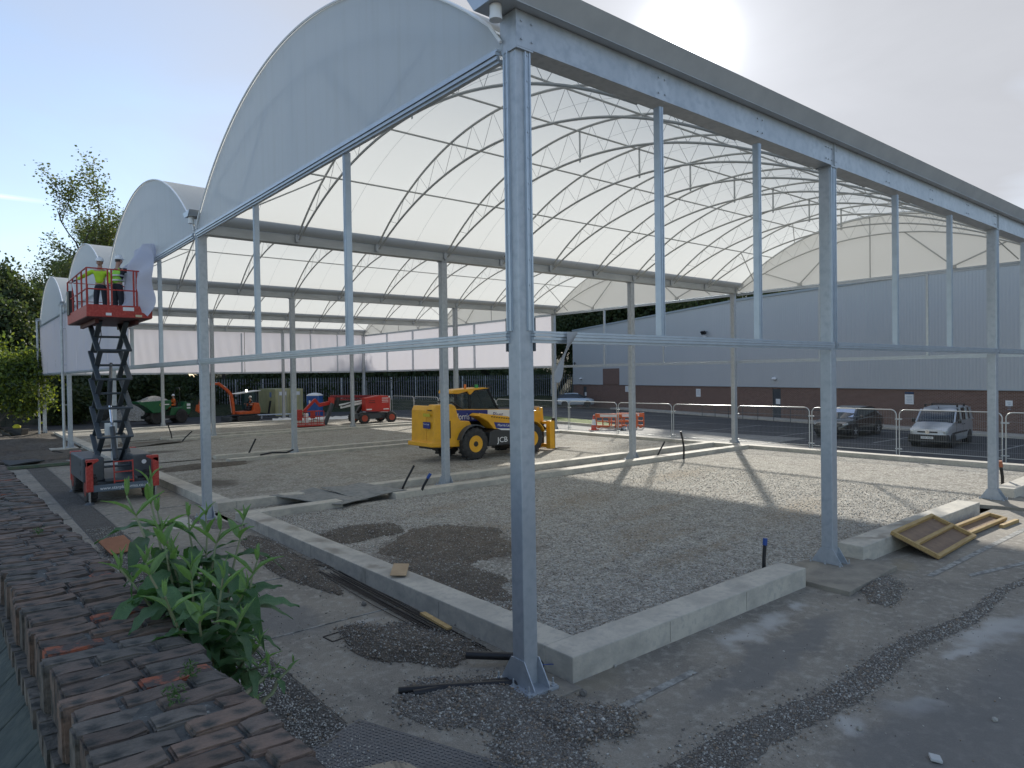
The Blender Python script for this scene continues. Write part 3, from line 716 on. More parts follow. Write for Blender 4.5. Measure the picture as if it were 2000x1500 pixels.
fl = MB(); fl.box(24.95,-.3,6.75,25.0,0,6.8); fl.obox((24.95,-.3,6.78),(.2,.14,.14),(.5,0,0)); fl.build('camera_housing', white_p, wh)
fl = MB(); fl.lathe([(.0,3.0),(.16,3.03),(.2,3.1),(.14,3.2),(0,3.24)], (17.2,-.14,0), n=12); fl.build('dome_light', white_p, wh, smooth=True)
fl = MB(); fl.lathe([(.0,3.0),(.16,3.03),(.2,3.1),(.14,3.2),(0,3.24)], (46.4,-.14,0), n=12); fl.build('dome_light', white_p, wh, smooth=True)
fl = MB(); fl.cyl((47.8,-.1,4.7),(47.8,-.1,5.05),.05,n=6); fl.box(47.6,-.3,4.9,47.85,0,4.96); fl.build('camera_bracket', black_m, wh)
wk = MB(); wk.box(T0,-1.6,-.05,38,-.05,.12); o = wk.build('kerb', concrete, wh, bevel=.02)
# low garden and railing in front of the brick base
rl_ = MB()
for t in np.arange(10.4, 23.5, 1.55): rl_.tube([(t,-2.4,0),(t,-2.4,1.0)], .025, 5)
rl_.tube([(10.4,-2.4,1.0),(23.4,-2.4,1.0)], .025, 5); rl_.tube([(10.4,-2.4,.55),(23.4,-2.4,.55)], .018, 5)
ro = tag(link('guard_rail', rl_.mesh('guard_rail', steel_dark)), 'dark tubular guard rail in front of the brick wall and its fire door', 'railing'); ro.matrix_world = WM

# ================================================================== PALISADE FENCE behind
fa, fb = Vector((13.5, 71.4, 0)), Vector((54.0, 53.9, 0)); fd = (fb-fa); fl_ = fd.length; fd.normalize(); fn_ = Vector((-fd.y, fd.x, 0))
pale = MB(); pale.box(-.032,-.012,.75,.032,.0,3.55); pale.add([(-.032,-.006,3.55),(.032,-.006,3.55),(0,-.006,3.72)], [(0,1,2)])
pm_ = pale.mesh('pale', mat('galvanised_pale', (.20,.22,.24), .5, .4))
fence = thing('palisade_fence', 'grey steel palisade fence of pointed pales in front of the dark trees', 'fence', (fa.x, fa.y, 0), math.atan2(fd.y, fd.x))
t = 0
while t < fl_:
    link('pale', pm_, fence, (t, 0, random.uniform(-.02, .02))); t += .26
rr = MB(); rr.box(0,.0,1.2,fl_,.04,1.26); rr.box(0,.0,3.1,fl_,.04,3.16); rr.build('rail', steel_dark, fence)
t = 0
while t < fl_: MB().box(t-.05,.04,0,t+.05,.12,3.6).build('post', galv_dull, fence); t += 2.75

# ================================================================== MESH FENCE PANELS along the car park
def heras_mesh():
    mb = MB(); L, Hh, r = 3.5, 1.98, .022; c = .22
    pts = [(0,0,0),(0,0,Hh-c)] + [(c-c*math.cos(a), 0, Hh-c+c*math.sin(a)) for a in np.linspace(.3, math.pi/2, 5)] + [(L-c+c*math.sin(a), 0, Hh-c+c*math.cos(a)) for a in np.linspace(0, math.pi/2-.3, 5)] + [(L,0,Hh-c),(L,0,0)]
    mb.tube(pts, r, 7); mb.tube([(0,0,.2),(L,0,.2)], .016, 6); return mb
hf = heras_mesh().mesh('frame', mat('bright_zinc_tube', (.50,.52,.52), .4, .5), True)
hw = MB()
for x in np.arange(.06, 3.48, .062): hw.bar((x,0,.2), (x,0,1.96), .0035, .0035)
for z in (.42,.72,1.02,1.32,1.62): hw.tube([(0,.0,z),(3.5,0,z)], .0035, 4)
hwm = hw.mesh('wire_infill', mat('zinc_wire', (.34,.36,.37), .4, .5))
hb = MB(); hb.box(-.36,-.12,0,.14,.12,.13); hbm = hb.mesh('fence_foot', concrete)
clip = MB().box(-.22,-.03,1.55,.04,.03,1.6).box(-.22,-.03,.28,.04,.03,.32).mesh('fence_clip', galv)
desc = ['at the right edge, in front of the silver van', 'in front of the silver van bonnet', 'in front of the dark parked car', 'fourth from the right, beside a canopy column', 'behind the bent black duct', 'left of the bent black duct', 'in front of the orange barriers',
        'behind the traffic cone', 'behind the telehandler forks', 'behind the telehandler boom', 'seen through the telehandler cab', 'behind the rear of the telehandler', 'right of the red boom lift', 'behind the red boom lift']
hp = [(26.9,-5.2),(26.55,-1.65),(26.35,2.25),(26.2,6.05),(26.0,9.8),(25.6,13.5),(25.35,17.25),(25.25,21.15),(25.2,25.2),(25.2,28.95),(25.2,32.7),(25.2,36.45),(25.2,40.2),(25.2,43.95),(25.2,47.7)]
for k in range(len(hp)-1):
    a, b = Vector((*hp[k], 0)), Vector((*hp[k+1], 0)); d = b-a
    t = thing('mesh_fence_panel', 'round-topped zinc mesh fence panel '+desc[k], 'fence panel', (a.x, a.y, 0), math.atan2(d.y, d.x), 'temporary mesh fence panels')
    t.scale = ((d.length-.12)/3.5, 1, 1.0)
    link('frame', hf, t); link('wire_infill', hwm, t); link('fence_clip', clip, t)

# ================================================================== SITE THINGS in the distance
# container
ct = thing('storage_container', 'cream steel storage container with its doors facing the site', 'container', (19.45, 60.2, 0), -.06)
cream = mat('cream_container_paint', (.50,.47,.25), .6, 0, var=(.42,.39,.21), vscale=1.5)
cb = MB(); cb.box(0,.05,.15,2.75,5.6,2.62); cb.box(0,0,.0,2.75,.12,.16); 
cbo = cb.build('body', cream, ct)
cc_ = MB(); 
for k in range(22): cc_.box(-.03,.3+k*.24,.2,0,.42+k*.24,2.5)
cc_.build('side_corrugation', cream, ct)
for k, x in enumerate((.08, 1.42)):
    d = MB().box(x,-.02,.2,x+1.26,.05,2.5).build('container_door', cream, ct)
    b_ = MB(); 
    for q in (.25, 1.0): b_.tube([(x+q,-.06,.2),(x+q,-.06,2.5)], .02, 5)
    b_.build('lock_rod', galv_dull, d); 
    MB().box(x+.3,-.03,2.0,x+1.0,-.021,2.35).build('sign_plate', white_p, d)
MB().box(1.6,-.04,.2,2.05,-.03,2.45).build('doorway_shade_sheet', black_m, ct)  # flat black sheet on the shut door, painted shade of a doorway
MB().box(-.045,1.1,1.8,-.035,1.7,2.3).build('sign_plate', mat('blue_white_sign', (.2,.28,.45), .5), ct)
# toilet
tl = thing('portable_toilet', 'blue portable toilet cabin with a white domed roof', 'toilet', (21.1, 54.7, 0), -.72)
tblue = mat('blue_cabin_plastic', (.02,.10,.34), .5)
MB().box(-.58,-.58,.05,.58,.58,2.02).build('cabin', tblue, tl, bevel=.04)
MB().lathe([(.86,2.02),(.84,2.08),(.62,2.2),(.2,2.28),(0,2.29)], (0,0,0), n=4).build('roof', white_p, tl).rotation_euler = (0,0,math.pi/4)
MB().box(-.42,-.6,.15,.42,-.581,1.9).build('door', mat('dark_blue_plastic', (.015,.07,.26), .5), tl)
MB().box(-.36,-.615,1.3,-.22,-.602,1.6).build('notice', white_p, tl)
MB().box(-.6,.1,1.2,-.585,.3,1.75).build('notice', white_p, tl)

def wheel(name, parent, c, r, w, tyre_m, rim_m, axis='y', hub=None, lugs=0, rimr=.55, side=-1, smooth=True):
    """tyre with separate rim; axis along local axis; side = which face carries the rim dish"""
    mb = MB(); a = w/2
    prof = [(r*rimr*1.02,-a*.9),(r*.8,-a),(r*.93,-a*.93),(r,-a*.7),(r,a*.7),(r*.93,a*.93),(r*.8,a),(r*rimr,a*.92)]
    mb.lathe(prof, (0,0,0), axis, 28)
    for k in range(lugs):
        t = 2*math.pi*k/lugs
        for s in (-1, 1):
            tt = t + (math.pi/lugs if s > 0 else 0)
            if axis == 'y': mb.obox((math.cos(tt)*r*1.0, s*a*.45, math.sin(tt)*r*1.0), (.07*r+.02, a*.95, .1*r), (0, -tt, s*.35))
            else: mb.obox((s*a*.45, math.cos(tt)*r, math.sin(tt)*r), (a*.95, .07*r+.02, .1*r), (tt, 0, 0))
    w_ = link(name, mb.mesh('wheel', tyre_m, smooth), parent, c)
    rm = MB(); rm.lathe([(r*rimr*1.06,-a*.94),(r*rimr*1.04,-a*1.0),(r*rimr*.86,-a*.97),(r*rimr*.78,-a*.72),(r*rimr*.45,-a*.72),(r*rimr*.42,-a*.85),(0,-a*.88)], (0,0,0), axis, 24)
    rm.lathe([(r*rimr*1.06,a*.94),(r*rimr*1.04,a*1.0),(r*rimr*.86,a*.97),(r*rimr*.78,a*.72),(r*rimr*.45,a*.72),(r*rimr*.42,a*.85),(0,a*.88)], (0,0,0), axis, 24)
    link('rim', rm.mesh('rim', rim_m, smooth), w_)
    if hub:
        h = MB(); 
        for s in (-1, 1): h.lathe([(r*.2, s*a*.75),(r*.17, s*a*1.0),(0, s*a*1.03)], (0,0,0), axis, 12)
        link('hub', h.mesh('hub', hub, False), w_)
    return w_

# ------------------------------------------------------------------ telehandler (faces +x, near side is -y)
TH = thing('telehandler', 'yellow telescopic handler with big black tyres parked in the second bay, forks lowered', 'telehandler', (14.0, 18.98, .055), .02)
X0, Y0 = 14.0, 18.98
def T(x, y): return (x-X0, y-Y0)
for (x, y) in ((12.36,17.98),(12.36,20.0),(15.66,17.98),(15.66,20.0)):
    wheel('wheel', TH, (x-X0, y-Y0, .69), .69, .44, black_rub, jyellow, hub=black_m, lugs=18, rimr=.5)
# chassis and rear body
mb = MB(); mb.prism([(-3.492,.55),(2.6,.55),(2.6,1.0),(-3.492,1.05)], 'y', -.45, .45); mb.build('chassis', black_m, TH)
mb = MB(); mb.prism([(-3.662,.66),(-2.234,.6),(-2.05,1.2),(-1.65,1.5),(-1.75,1.68),(-2.234,1.72),(-2.336,1.85),(-2.506,2.36),(-2.676,2.44),(-3.492,2.45),(-3.594,2.2),(-3.628,.95)], 'y', -.93, -.33)
mb.build('rear_body', jyellow, TH, bevel=.05)
mb = MB(); mb.prism([(-3.662,.66),(-2.676,.6),(-2.608,2.3),(-3.492,2.4),(-3.594,2.2),(-3.628,.95)], 'y', -.328, .85); mb.build('counterweight', jyellow, TH, bevel=.05)
mb = MB(); mb.box(-3.78,-.95,.68,-2.8,.9,.86); mb.build('rear_bumper', jyellow, TH, bevel=.03)
mb = MB(); mb.box(-2.98,-.945,1.0,-2.78,-.93,1.75); mb.box(-3.66,-.75,2.2,-3.6,-.5,2.24); mb.build('vent', black_m, TH)
mb = MB(); mb.box(-3.69,-.7,1.45,-3.655,-.2,1.72); d_ = mb.build('decal', blue_dec, TH)
text_mesh('Morris Leslie', .085, white_paint, 'lettering', d_, frame_mat((-3.692,-.22,1.6),(0,-1,0),(0,0,1)), .001)
mb = MB(); mb.box(-3.69,-.72,1.95,-3.655,-.22,2.08); d_ = mb.build('number_plate', mat('yellow_plate', (.5,.42,.03), .5), TH)
# rear mudguards
def fender(cx, y0, y1, a0, a1, r, mt):
    mb = MB(); P = []; n = 12
    for k in range(n+1):
        a = a0+(a1-a0)*k/n; P.append((cx+r*math.cos(a), .69+r*math.sin(a)))
    for k in range(n, -1, -1):
        a = a0+(a1-a0)*k/n; P.append((cx+(r+.04)*math.cos(a), .69+(r+.04)*math.sin(a)))
    for i in range(n):
        V = []; 
        for yy in (y0, y1): V += [(P[i][0],yy,P[i][1]),(P[i+1][0],yy,P[i+1][1]),(P[2*n-i][0],yy,P[2*n-i][1]),(P[2*n+1-i][0],yy,P[2*n+1-i][1])]
        mb.add(V, [(0,1,2,3),(7,6,5,4),(0,4,5,1),(2,6,7,3),(1,5,6,2),(0,3,7,4)])
    return mb.build('mudguard', mt, TH)
fender(-1.64, -1.23, -.8, R(55), R(165), .8, steel_dark); fender(-1.64, .8, 1.23, R(55), R(165), .8, steel_dark)
fender(1.66, -1.23, -.8, R(20), R(130), .8, jyellow); fender(1.66, .8, 1.23, R(20), R(130), .8, jyellow)
# engine pod on the near side: dark box and yellow bonnet
mb = MB(); mb.prism([(-.95,.52),(.95,.52),(1.05,.95),(.9,1.15),(-.55,1.25),(-.85,1.15)], 'y', -1.22, -.5); pod = mb.build('engine_pod', mat('pod_dark_grey', (.035,.037,.04), .5), TH, bevel=.04)
text_mesh('JCB', .34, white_paint, 'lettering', pod, frame_mat((-.45,-1.226,.66),(1,0,0),(0,0,1)), .003, 1.15)
mb = MB(); mb.prism([(-1.5,1.9),(-1.32,2.0),(.2,1.8),(1.0,1.55),(1.05,1.16),(-.6,1.27),(-.95,1.62)], 'y', -1.2, -.5); bon = mb.build('bonnet', jyellow, TH, bevel=.04)
mb = MB()
for k in range(9): mb.obox((-.75+k*.14,-1.12+.0,1.83-k*.02),(.05,.3,.02),(0,-.5,0))
mb.build('louvre', black_m, bon)
mb = MB(); mb.prism([(-.62,1.58),(.85,1.42),(.85,1.2),(-.5,1.3)], 'y', -1.212, -1.203); d_ = mb.build('decal', blue_dec, bon)
text_mesh('Morris Leslie', .17, white_paint, 'lettering', d_, frame_mat((-.42,-1.214,1.38),(1,0,-.07),(.07,0,1)), .001)
mb = MB(); mb.prism([(-.45,1.295),(.85,1.19),(.85,1.12),(-.2,1.2)], 'y', -1.214, -1.205); mb.build('decal', white_p, bon)
# boom (in the middle) with blue and white side boards
mb = MB(); mb.obox((-.1,-.15,1.86),(4.3,.42,.48),(0,.045,0)); bm_ = mb.build('boom', jyellow, TH, bevel=.03)
mb = MB(); mb.prism([(-2.3,2.16),(-.35,2.09),(-.35,1.6),(-2.3,1.66)], 'y', -.42, -.375); d_ = mb.build('side_board', blue_dec, bm_)
text_mesh('Morris Leslie', .40, white_paint, 'lettering', d_, frame_mat((-2.22,-.424,1.74),(1,0,-.03),(.03,0,1)), .002, .78)
mb = MB(); mb.prism([(-.34,2.09),(1.5,2.02),(1.5,1.55),(-.34,1.6)], 'y', -.42, -.375); d_ = mb.build('side_board', white_p, bm_)
text_mesh('Plant', .34, blue_dec, 'lettering', d_, frame_mat((-.05,-.424,1.74),(1,0,-.03),(.03,0,1)), .002, .9)
mb = MB(); mb.prism([(-3.0,2.4),(-2.1,2.25),(-2.2,1.5),(-2.9,1.5)], 'y', -.45, .3); mb.build('boom_pivot', jyellow, TH, bevel=.03)
mb = MB(); mb.tube([(-2.9,-.2,2.55),(-2.2,-.22,2.5),(-1.6,-.3,2.15)], .04, 6); mb.tube([(-2.4,-.35,2.1),(-1.9,-.38,1.6)], .035, 6); mb.build('hose', black_m, TH, smooth=True)
# boom nose, carriage and forks
mb = MB(); mb.prism([(1.95,2.15),(2.35,1.95),(3.0,1.9),(2.9,1.3),(2.4,1.05),(2.0,1.3)], 'y', -.42, .12); mb.build('boom_nose', jyellow, TH, bevel=.03)
mb = MB(); mb.prism([(2.95,2.05),(3.2,2.05),(3.25,1.3),(2.95,.35),(2.6,.2),(2.55,.5),(2.75,1.2)], 'y', -.3, -.12); mb.prism([(2.95,2.05),(3.2,2.05),(3.25,1.3),(2.95,.35),(2.6,.2),(2.55,.5),(2.75,1.2)], 'y', .12, .3); mb.build('quick_hitch', jyellow, TH, bevel=.02)
mb = MB(); mb.box(3.05,-.95,1.25,3.3,.75,1.38); mb.box(3.05,-.95,.12,3.3,.75,.3); mb.box(3.0,-1.0,.08,3.32,-.72,1.42); mb.box(3.0,.5,.08,3.32,.78,1.42); car = mb.build('fork_carriage', jyellow, TH, bevel=.02)
mb = MB(); mb.box(3.12,-.35,.3,3.22,.1,1.25); mb.tube([(3.2,-.5,1.0),(2.7,-.2,1.5)], .07, 8); mb.tube([(2.2,.0,1.3),(3.0,0,.75)], .06, 8); mb.build('hydraulic_ram', black_m, TH)
mb = MB(); mb.box(2.97,-.34,1.42,3.0,.34,2.1); mb.build('mirror_board', mat('muddy_board', (.45,.36,.28), .8), TH)
for y in (-.85, .55):
    mb = MB(); mb.box(3.33,y-.07,.04,3.42,y+.07,1.55); mb.add([(3.42,y-.07,.04),(4.55,y-.06,.04),(4.55,y+.06,.04),(3.42,y+.07,.04),(3.42,y-.07,.1),(4.55,y-.05,.055),(4.55,y+.05,.055),(3.42,y+.07,.1)], [(0,3,2,1),(4,5,6,7),(0,1,5,4),(1,2,6,5),(2,3,7,6)])
    mb.build('fork', black_m, TH)
# cab on the far side
cb_ = [(-1.75,1.25),(-1.85,2.15),(-1.75,2.95),(.1,3.05),(.75,2.15),(.85,1.3)]
mb = MB(); mb.prism([(-1.8,1.05),(-1.8,1.95),(.8,1.95),(.85,1.05)], 'y', .12, 1.12); cab = mb.build('cab', black_m, TH, bevel=.03)
for y in (.14, 1.1):
    mb = MB(); mb.bar((-1.8,y,1.9),(-1.72,y,2.95),.09,.07); mb.bar((-.95,y,1.9),(-1.0,y,2.98),.07,.06); mb.bar((.78,y,1.95),(.12,y,3.0),.08,.06); mb.bar((-1.72,y,2.95),(.12,y,3.02),.06,.08); mb.bar((-1.8,y,1.97),(.8,y,1.97),.05,.05); mb.build('cab_frame', black_m, cab)
    MB().prism([(-1.74,1.98),(-1.68,2.9),(.08,2.97),(.7,1.98)], 'y', y-.01, y+.01).build('side_window', glass_m, cab)
MB().add([(-1.79,.16,1.98),(-1.79,1.08,1.98),(-1.71,1.08,2.9),(-1.71,.16,2.9)], [(0,1,2,3)]).build('rear_window', glass_m, cab)
MB().add([(.74,.16,1.98),(.74,1.08,1.98),(.12,1.08,2.95),(.12,.16,2.95)], [(0,1,2,3)]).build('windscreen', glass_m, cab)
mb = MB(); mb.prism([(-1.95,2.86),(-1.9,3.02),(-.2,3.1),(.2,3.06),(-.7,2.98),(-.9,2.8),(-1.0,2.8),(-1.1,2.95),(-1.6,2.84)], 'y', .06, 1.18); mb.build('cab_roof', jyellow, cab, bevel=.03)
mb = MB(); mb.box(-1.2,.35,1.95,-.7,.85,2.6); mb.build('seat', black_m, cab, bevel=.05)
mb = MB(); mb.cyl((-1.1,.25,3.06),(-1.1,.25,3.26),.055,n=12); mb.build('beacon', mat('amber_beacon', (.75,.2,.03), .3), cab, smooth=True)
mb = MB(); mb.cyl((-.45,.25,3.08),(-.45,.25,3.24),.09,n=12); mb.build('beacon', mat('green_beacon', (.03,.3,.08), .3), cab, smooth=True)
mb = MB(); mb.tube([(-.3,.2,3.1),(0,.2,3.2),(.4,.2,3.12)], .015, 5); mb.tube([(-.3,1.0,3.1),(0,1.0,3.2),(.4,1.0,3.12)], .015, 5); mb.build('roof_guard', black_m, cab)
mb = MB(); mb.tube([(.85,-1.0,1.5),(1.2,-1.1,2.05),(1.45,-1.1,2.2)], .025, 6); mb.obox((1.5,-1.1,2.3),(.1,.3,.36)); mb.obox((1.75,-1.0,2.15),(.25,.2,.13)); mb.build('mirror', black_m, TH)

# ------------------------------------------------------------------ boom lift (long side towards the camera)
BL = thing('boom_lift', 'red articulated boom lift on four black wheels with a folded boom', 'boom lift', (20.9, 43.4, .055), -.06)
for (x, y) in ((-1.15,-1.25),(1.15,-1.25),(-1.15,.75),(1.15,.75)): wheel('wheel', BL, (x, y, .43), .43, .32, black_rub, mat('red_rim', (.38,.06,.03), .5), hub=None, lugs=14, rimr=.55)
MB().box(-1.5,-.9,.35,1.5,.45,.8).build('chassis', steel_dark, BL, bevel=.03)
mb = MB(); mb.prism([(-.95,.95),(1.1,.85),(1.2,1.9),(1.0,2.12),(.2,2.16),(-.95,2.0)], 'y', -1.15, -.35); hood = mb.build('engine_hood', bright_red, BL, bevel=.06)
mb = MB(); mb.prism([(-.6,.95),(1.1,.9),(1.2,1.9),(-.7,1.95)], 'y', .1, .6); mb.build('counterweight', red_p, BL, bevel=.05)
mb = MB()
for z in (1.62, 1.75, 1.86, 1.95): mb.box(.42,-1.165,z,.98,-1.152,z+.03)
mb.box(1.12,-1.165,.95,1.15,-1.14,1.95); mb.box(.55,-1.165,1.05,1.0,-1.152,1.12); mb.box(-.9,-1.165,1.05,-.45,-1.152,1.14)
mb.build('decal', white_paint, hood)
mb = MB()
for z in (1.6, 1.75): mb.box(-.7,-1.16,z,-.15,-1.151,z+.04)
mb.build('vent', black_m, hood)
mb = MB(); mb.cyl((1.05,-1.15,2.05),(1.05,-1.2,2.05),.07,n=12); mb.build('lamp', white_p, BL)
mb = MB(); mb.bar((1.0,-.1,2.05),(-3.4,-.1,2.18),.22,.2); mb.bar((-.9,-.1,1.85),(-3.1,-.1,1.95),.2,.14); mb.build('boom', mat('dark_red_paint', (.22,.02,.025), .4), BL, bevel=.02)
mb = MB(); mb.bar((-.9,-.35,1.6),(-2.7,-.35,1.3),.1,.16); mb.bar((-.9,-.35,1.78),(-2.8,-.35,1.5),.1,.12); mb.build('lower_arm', white_p, BL, bevel=.02)
mb = MB(); mb.bar((-1.3,-.25,.85),(-.6,-.2,1.8),.3,.25); mb.bar((-2.9,-.1,1.3),(-2.8,-.1,2.1),.25,.3); mb.bar((-1.6,-.45,1.7),(-2.6,-.45,1.4),.08,.08); mb.build('turret', black_m, BL, bevel=.02)
mb = MB(); mb.bar((-3.3,-.1,2.1),(-3.35,-.1,1.6),.3,.4); mb.bar((-3.4,-.1,1.7),(-4.4,-.3,1.55),.2,.28); mb.bar((-4.3,-.3,1.5),(-4.75,-.35,2.0),.16,.2); mb.bar((-4.7,-.35,1.98),(-5.6,-.5,1.15),.14,.2); mb.build('jib', bright_red, BL, bevel=.02)
mb = MB(); mb.bar((-3.35,-.4,1.65),(-4.1,-.75,.1),.16,.3); mb.build('jib_cover', steel_dark, BL, bevel=.03)
# basket
BK = MB(); cx, cy = -5.4, -1.05
for z in (.28, .75, 1.15): 
    BK.tube([(cx-.95,cy-.45,z),(cx+.95,cy-.45,z),(cx+.95,cy+.45,z),(cx-.95,cy+.45,z),(cx-.95,cy-.45,z)], .025, 5)
for x in (-.95,-.45,0,.45,.95):
    for y in (-.45,.45): BK.tube([(cx+x,cy+y,.15),(cx+x,cy+y,1.15)], .022, 5)
bk = BK.build('basket', red_p, BL)
MB().box(cx-1.0,cy-.5,.06,cx+1.0,cy+.5,.16).build('basket_floor', red_p, bk, bevel=.03)
mb = MB(); mb.box(cx-.9,cy-.1,.5,cx-.55,cy+.3,1.3); mb.box(cx+.2,cy+.1,.6,cx+.5,cy+.4,1.1); mb.build('control_box', red_p, bk, bevel=.03)
mb = MB(); mb.box(cx-.35,cy+.0,.3,cx-.05,cy+.3,1.0); mb.build('cover', white_p, bk, bevel=.05)

# ------------------------------------------------------------------ dumper (skip towards -x)
DP = thing('site_dumper', 'green site dumper with a load of gravel in its skip', 'dumper', (8.95, 57.6, .0), .1)
for (x, y) in ((-1.15,-.75),(1.55,-.75),(-1.15,1.0),(1.55,1.0)): wheel('wheel', DP, (x, y, .62), .62, .45, black_rub, black_m, lugs=16, rimr=.45)
mb = MB(); mb.prism([(-3.1,2.0),(-2.7,2.0),(.35,2.1),(.35,1.6),(-.2,1.25),(-1.0,1.0),(-1.6,1.0),(-2.3,1.5),(-3.1,1.85)], 'y', -1.15, 1.2); sk = mb.build('skip', green_p, DP, bevel=.04)
text_mesh('C', .36, mat('yellow_green_print', (.45,.55,.03), .5), 'lettering', sk, frame_mat((-.95,-1.156,1.58),(1,0,0),(0,0,1)), .002)
MB().box(-.6,-1.156,1.68,.1,-1.152,1.76).build('decal', white_paint, sk)
hp_ = []; 
for i in range(15):
    for j2 in range(9):
        x = -2.7+i*.2; y = -1.05+j2*.26; e = max(0, 1-((x+1.1)/1.5)**2)*max(0, 1-((y-.05)/1.1)**2)
        hp_.append((x, y, 2.0+.45*e+random.uniform(0,.05)))
hf_ = [(i*9+k, (i+1)*9+k, (i+1)*9+k+1, i*9+k+1) for i in range(14) for k in range(8)]
o = link('gravel_load', np_mesh('gravel_load', hp_, hf_, gravel_m, True)); o.matrix_world = DP.matrix_basis.copy(); tag(o, kind='stuff')
o.location = (8.95, 57.6, 0); o.rotation_euler = (0,0,.1)
mb = MB(); mb.prism([(.3,.7),(2.5,.75),(2.7,1.2),(2.65,1.75),(2.0,1.9),(1.75,1.45),(.5,1.4)], 'y', -.7, .9); mb.build('engine_cover', green_p, DP, bevel=.06)
mb = MB(); mb.box(-2.2,-.8,.45,2.4,.9,.72); mb.build('chassis', black_m, DP)
mb = MB(); mb.box(.95,-.1,1.42,1.4,.4,1.52); mb.box(1.35,-.1,1.5,1.45,.4,1.95); mb.build('seat', black_m, DP, bevel=.03)
mb = MB(); mb.tube([(.55,.15,1.3),(.42,.15,1.85)], .025, 6); mb.lathe([(.17,1.84),(.19,1.87),(.17,1.9)], (.42,.15,0), n=14); mb.build('steering_wheel', black_m, DP)
mb = MB(); mb.tube([(1.5,-.55,1.3),(1.5,-.55,3.0),(1.5,-.3,3.15),(1.5,.6,3.15),(1.5,.85,3.0),(1.5,.85,1.3)], .04, 6); mb.build('roll_bar', black_m, DP, smooth=True)
mb = MB(); mb.box(2.2,-.712,1.5,2.6,-.703,1.72); mb.box(2.2,-.712,1.25,2.6,-.703,1.4); mb.build('decal', white_p, DP)

DP.scale = (.74,.85,.95); DP.location = (8.95,57.6,0); o.location = (8.95,57.6,0); o.scale = (.74,.85,.95)
# ------------------------------------------------------------------ excavator (arm towards -x)
EX = thing('mini_excavator', 'small orange excavator with open canopy, boom raised and arched to the left', 'excavator', (14.95, 54.6, 0), .2)
mb = MB()
for y in (-.75, .55):
    mb.prism([(-1.1,.12),(-.95,.0),(.95,0),(1.1,.12),(1.1,.38),(.95,.5),(-.95,.5),(-1.1,.38)], 'y', y, y+.3)
mb.build('track', black_rub, EX, bevel=.04)
mb = MB(); mb.prism([(-1.9,.05),(-1.75,.05),(-1.7,.45),(-1.9,.45)], 'y', -.85, .85); mb.box(-1.75,-.1,.2,-.6,.2,.32); mb.build('dozer_blade', steel_dark, EX)
mb = MB(); mb.prism([(-.9,.62),(1.2,.62),(1.25,1.0),(1.1,1.55),(.6,1.6),(.5,.9),(-.9,.85)], 'y', -.65, .65); mb.build('house', orange_p, EX, bevel=.05)
mb = MB(); mb.box(.1,-.3,.85,.6,.3,1.1); mb.box(.5,-.3,1.1,.6,.3,1.7); mb.build('seat', black_m, EX, bevel=.03)
mb = MB()
for x, y in ((1.0,-.55),(1.0,.55),(-.75,.55)): mb.tube([(x,y,1.0),(x,y,2.45)], .03, 6)
mb.build('canopy_post', black_m, EX)
MB().prism([(-1.1,2.35),(1.3,2.6),(1.3,2.66),(-1.1,2.41)], 'y', -.7, .7).build('sun_canopy', mat('grey_canopy', (.3,.32,.33), .5), EX)
MB().cyl((.2,0,2.55),(.2,0,2.75),.09,n=12).build('beacon', mat('beacon_white', (.8,.8,.7), .3, emis=((1,.95,.8), 1.5)), EX)
mb = MB(); P = [(-1.15,-.05,.65),(-1.2,-.05,1.4),(-1.35,-.05,2.3),(-1.75,-.05,2.75),(-2.6,-.05,3.35)]
for a, b, w in zip(P[:-1], P[1:], (.26,.3,.3,.24)): mb.bar(a, b, .22, w, (0,1,0))
mb.build('boom', orange_p, EX, bevel=.02)
mb = MB(); mb.bar((-2.45,-.05,3.3),(-4.0,-.05,3.25),.18,.2,(0,1,0)); mb.bar((-3.9,-.05,3.25),(-4.3,-.05,1.6),.16,.18,(0,1,0)); mb.prism([(-4.5,1.6),(-3.95,1.6),(-3.7,1.15),(-4.1,.8),(-4.6,1.1)], 'y', -.3, .2); mb.build('dipper_arm', orange_p, EX, bevel=.02)
mb = MB(); mb.bar((-1.35,-.05,.8),(-1.55,-.05,2.4),.07,.07); mb.bar((-1.8,-.05,3.0),(-3.0,-.05,3.5),.07,.07); mb.build('hydraulic_ram', chrome, EX)

EX.scale = (.93,.95,1.0); EX.location = (14.7,54.7,0)
# cabinet, white sheeting and other bits
mb = MB(); mb.box(-.5,-.4,0,.5,.4,2.5); tag(mb.build('site_cabinet', mat('dark_green_steel', (.02,.05,.045), .5), bevel=.02), 'dark green steel cabinet standing between the excavator and the cream container', 'cabinet'); bpy.data.objects['site_cabinet'].location = (17.3, 61.5, 0)
mb = MB(); mb.box(0,0,.3,3.2,.9,.36); mb.box(.3,.1,0,.4,.8,.3); mb.box(2.8,.1,0,2.9,.8,.3); o = mb.build('pale_board_stack', mat('pale_blue_board', (.55,.62,.68), .5)); tag(o, 'pale blue boards laid flat beside the container', 'boards'); o.location = (16.6, 57.0, 0); o.rotation_euler = (0,0,-.3)
mb = MB(); mb.bar((0,0,0),(.25,0,1.5),.5,.06,(1,0,0)); o = mb.build('leaning_panel', black_m); tag(o, 'black panel leaning against the side of the cream container', 'panel'); o.location = (18.75, 60.3, 0); o.rotation_euler = (0,0,-.1)
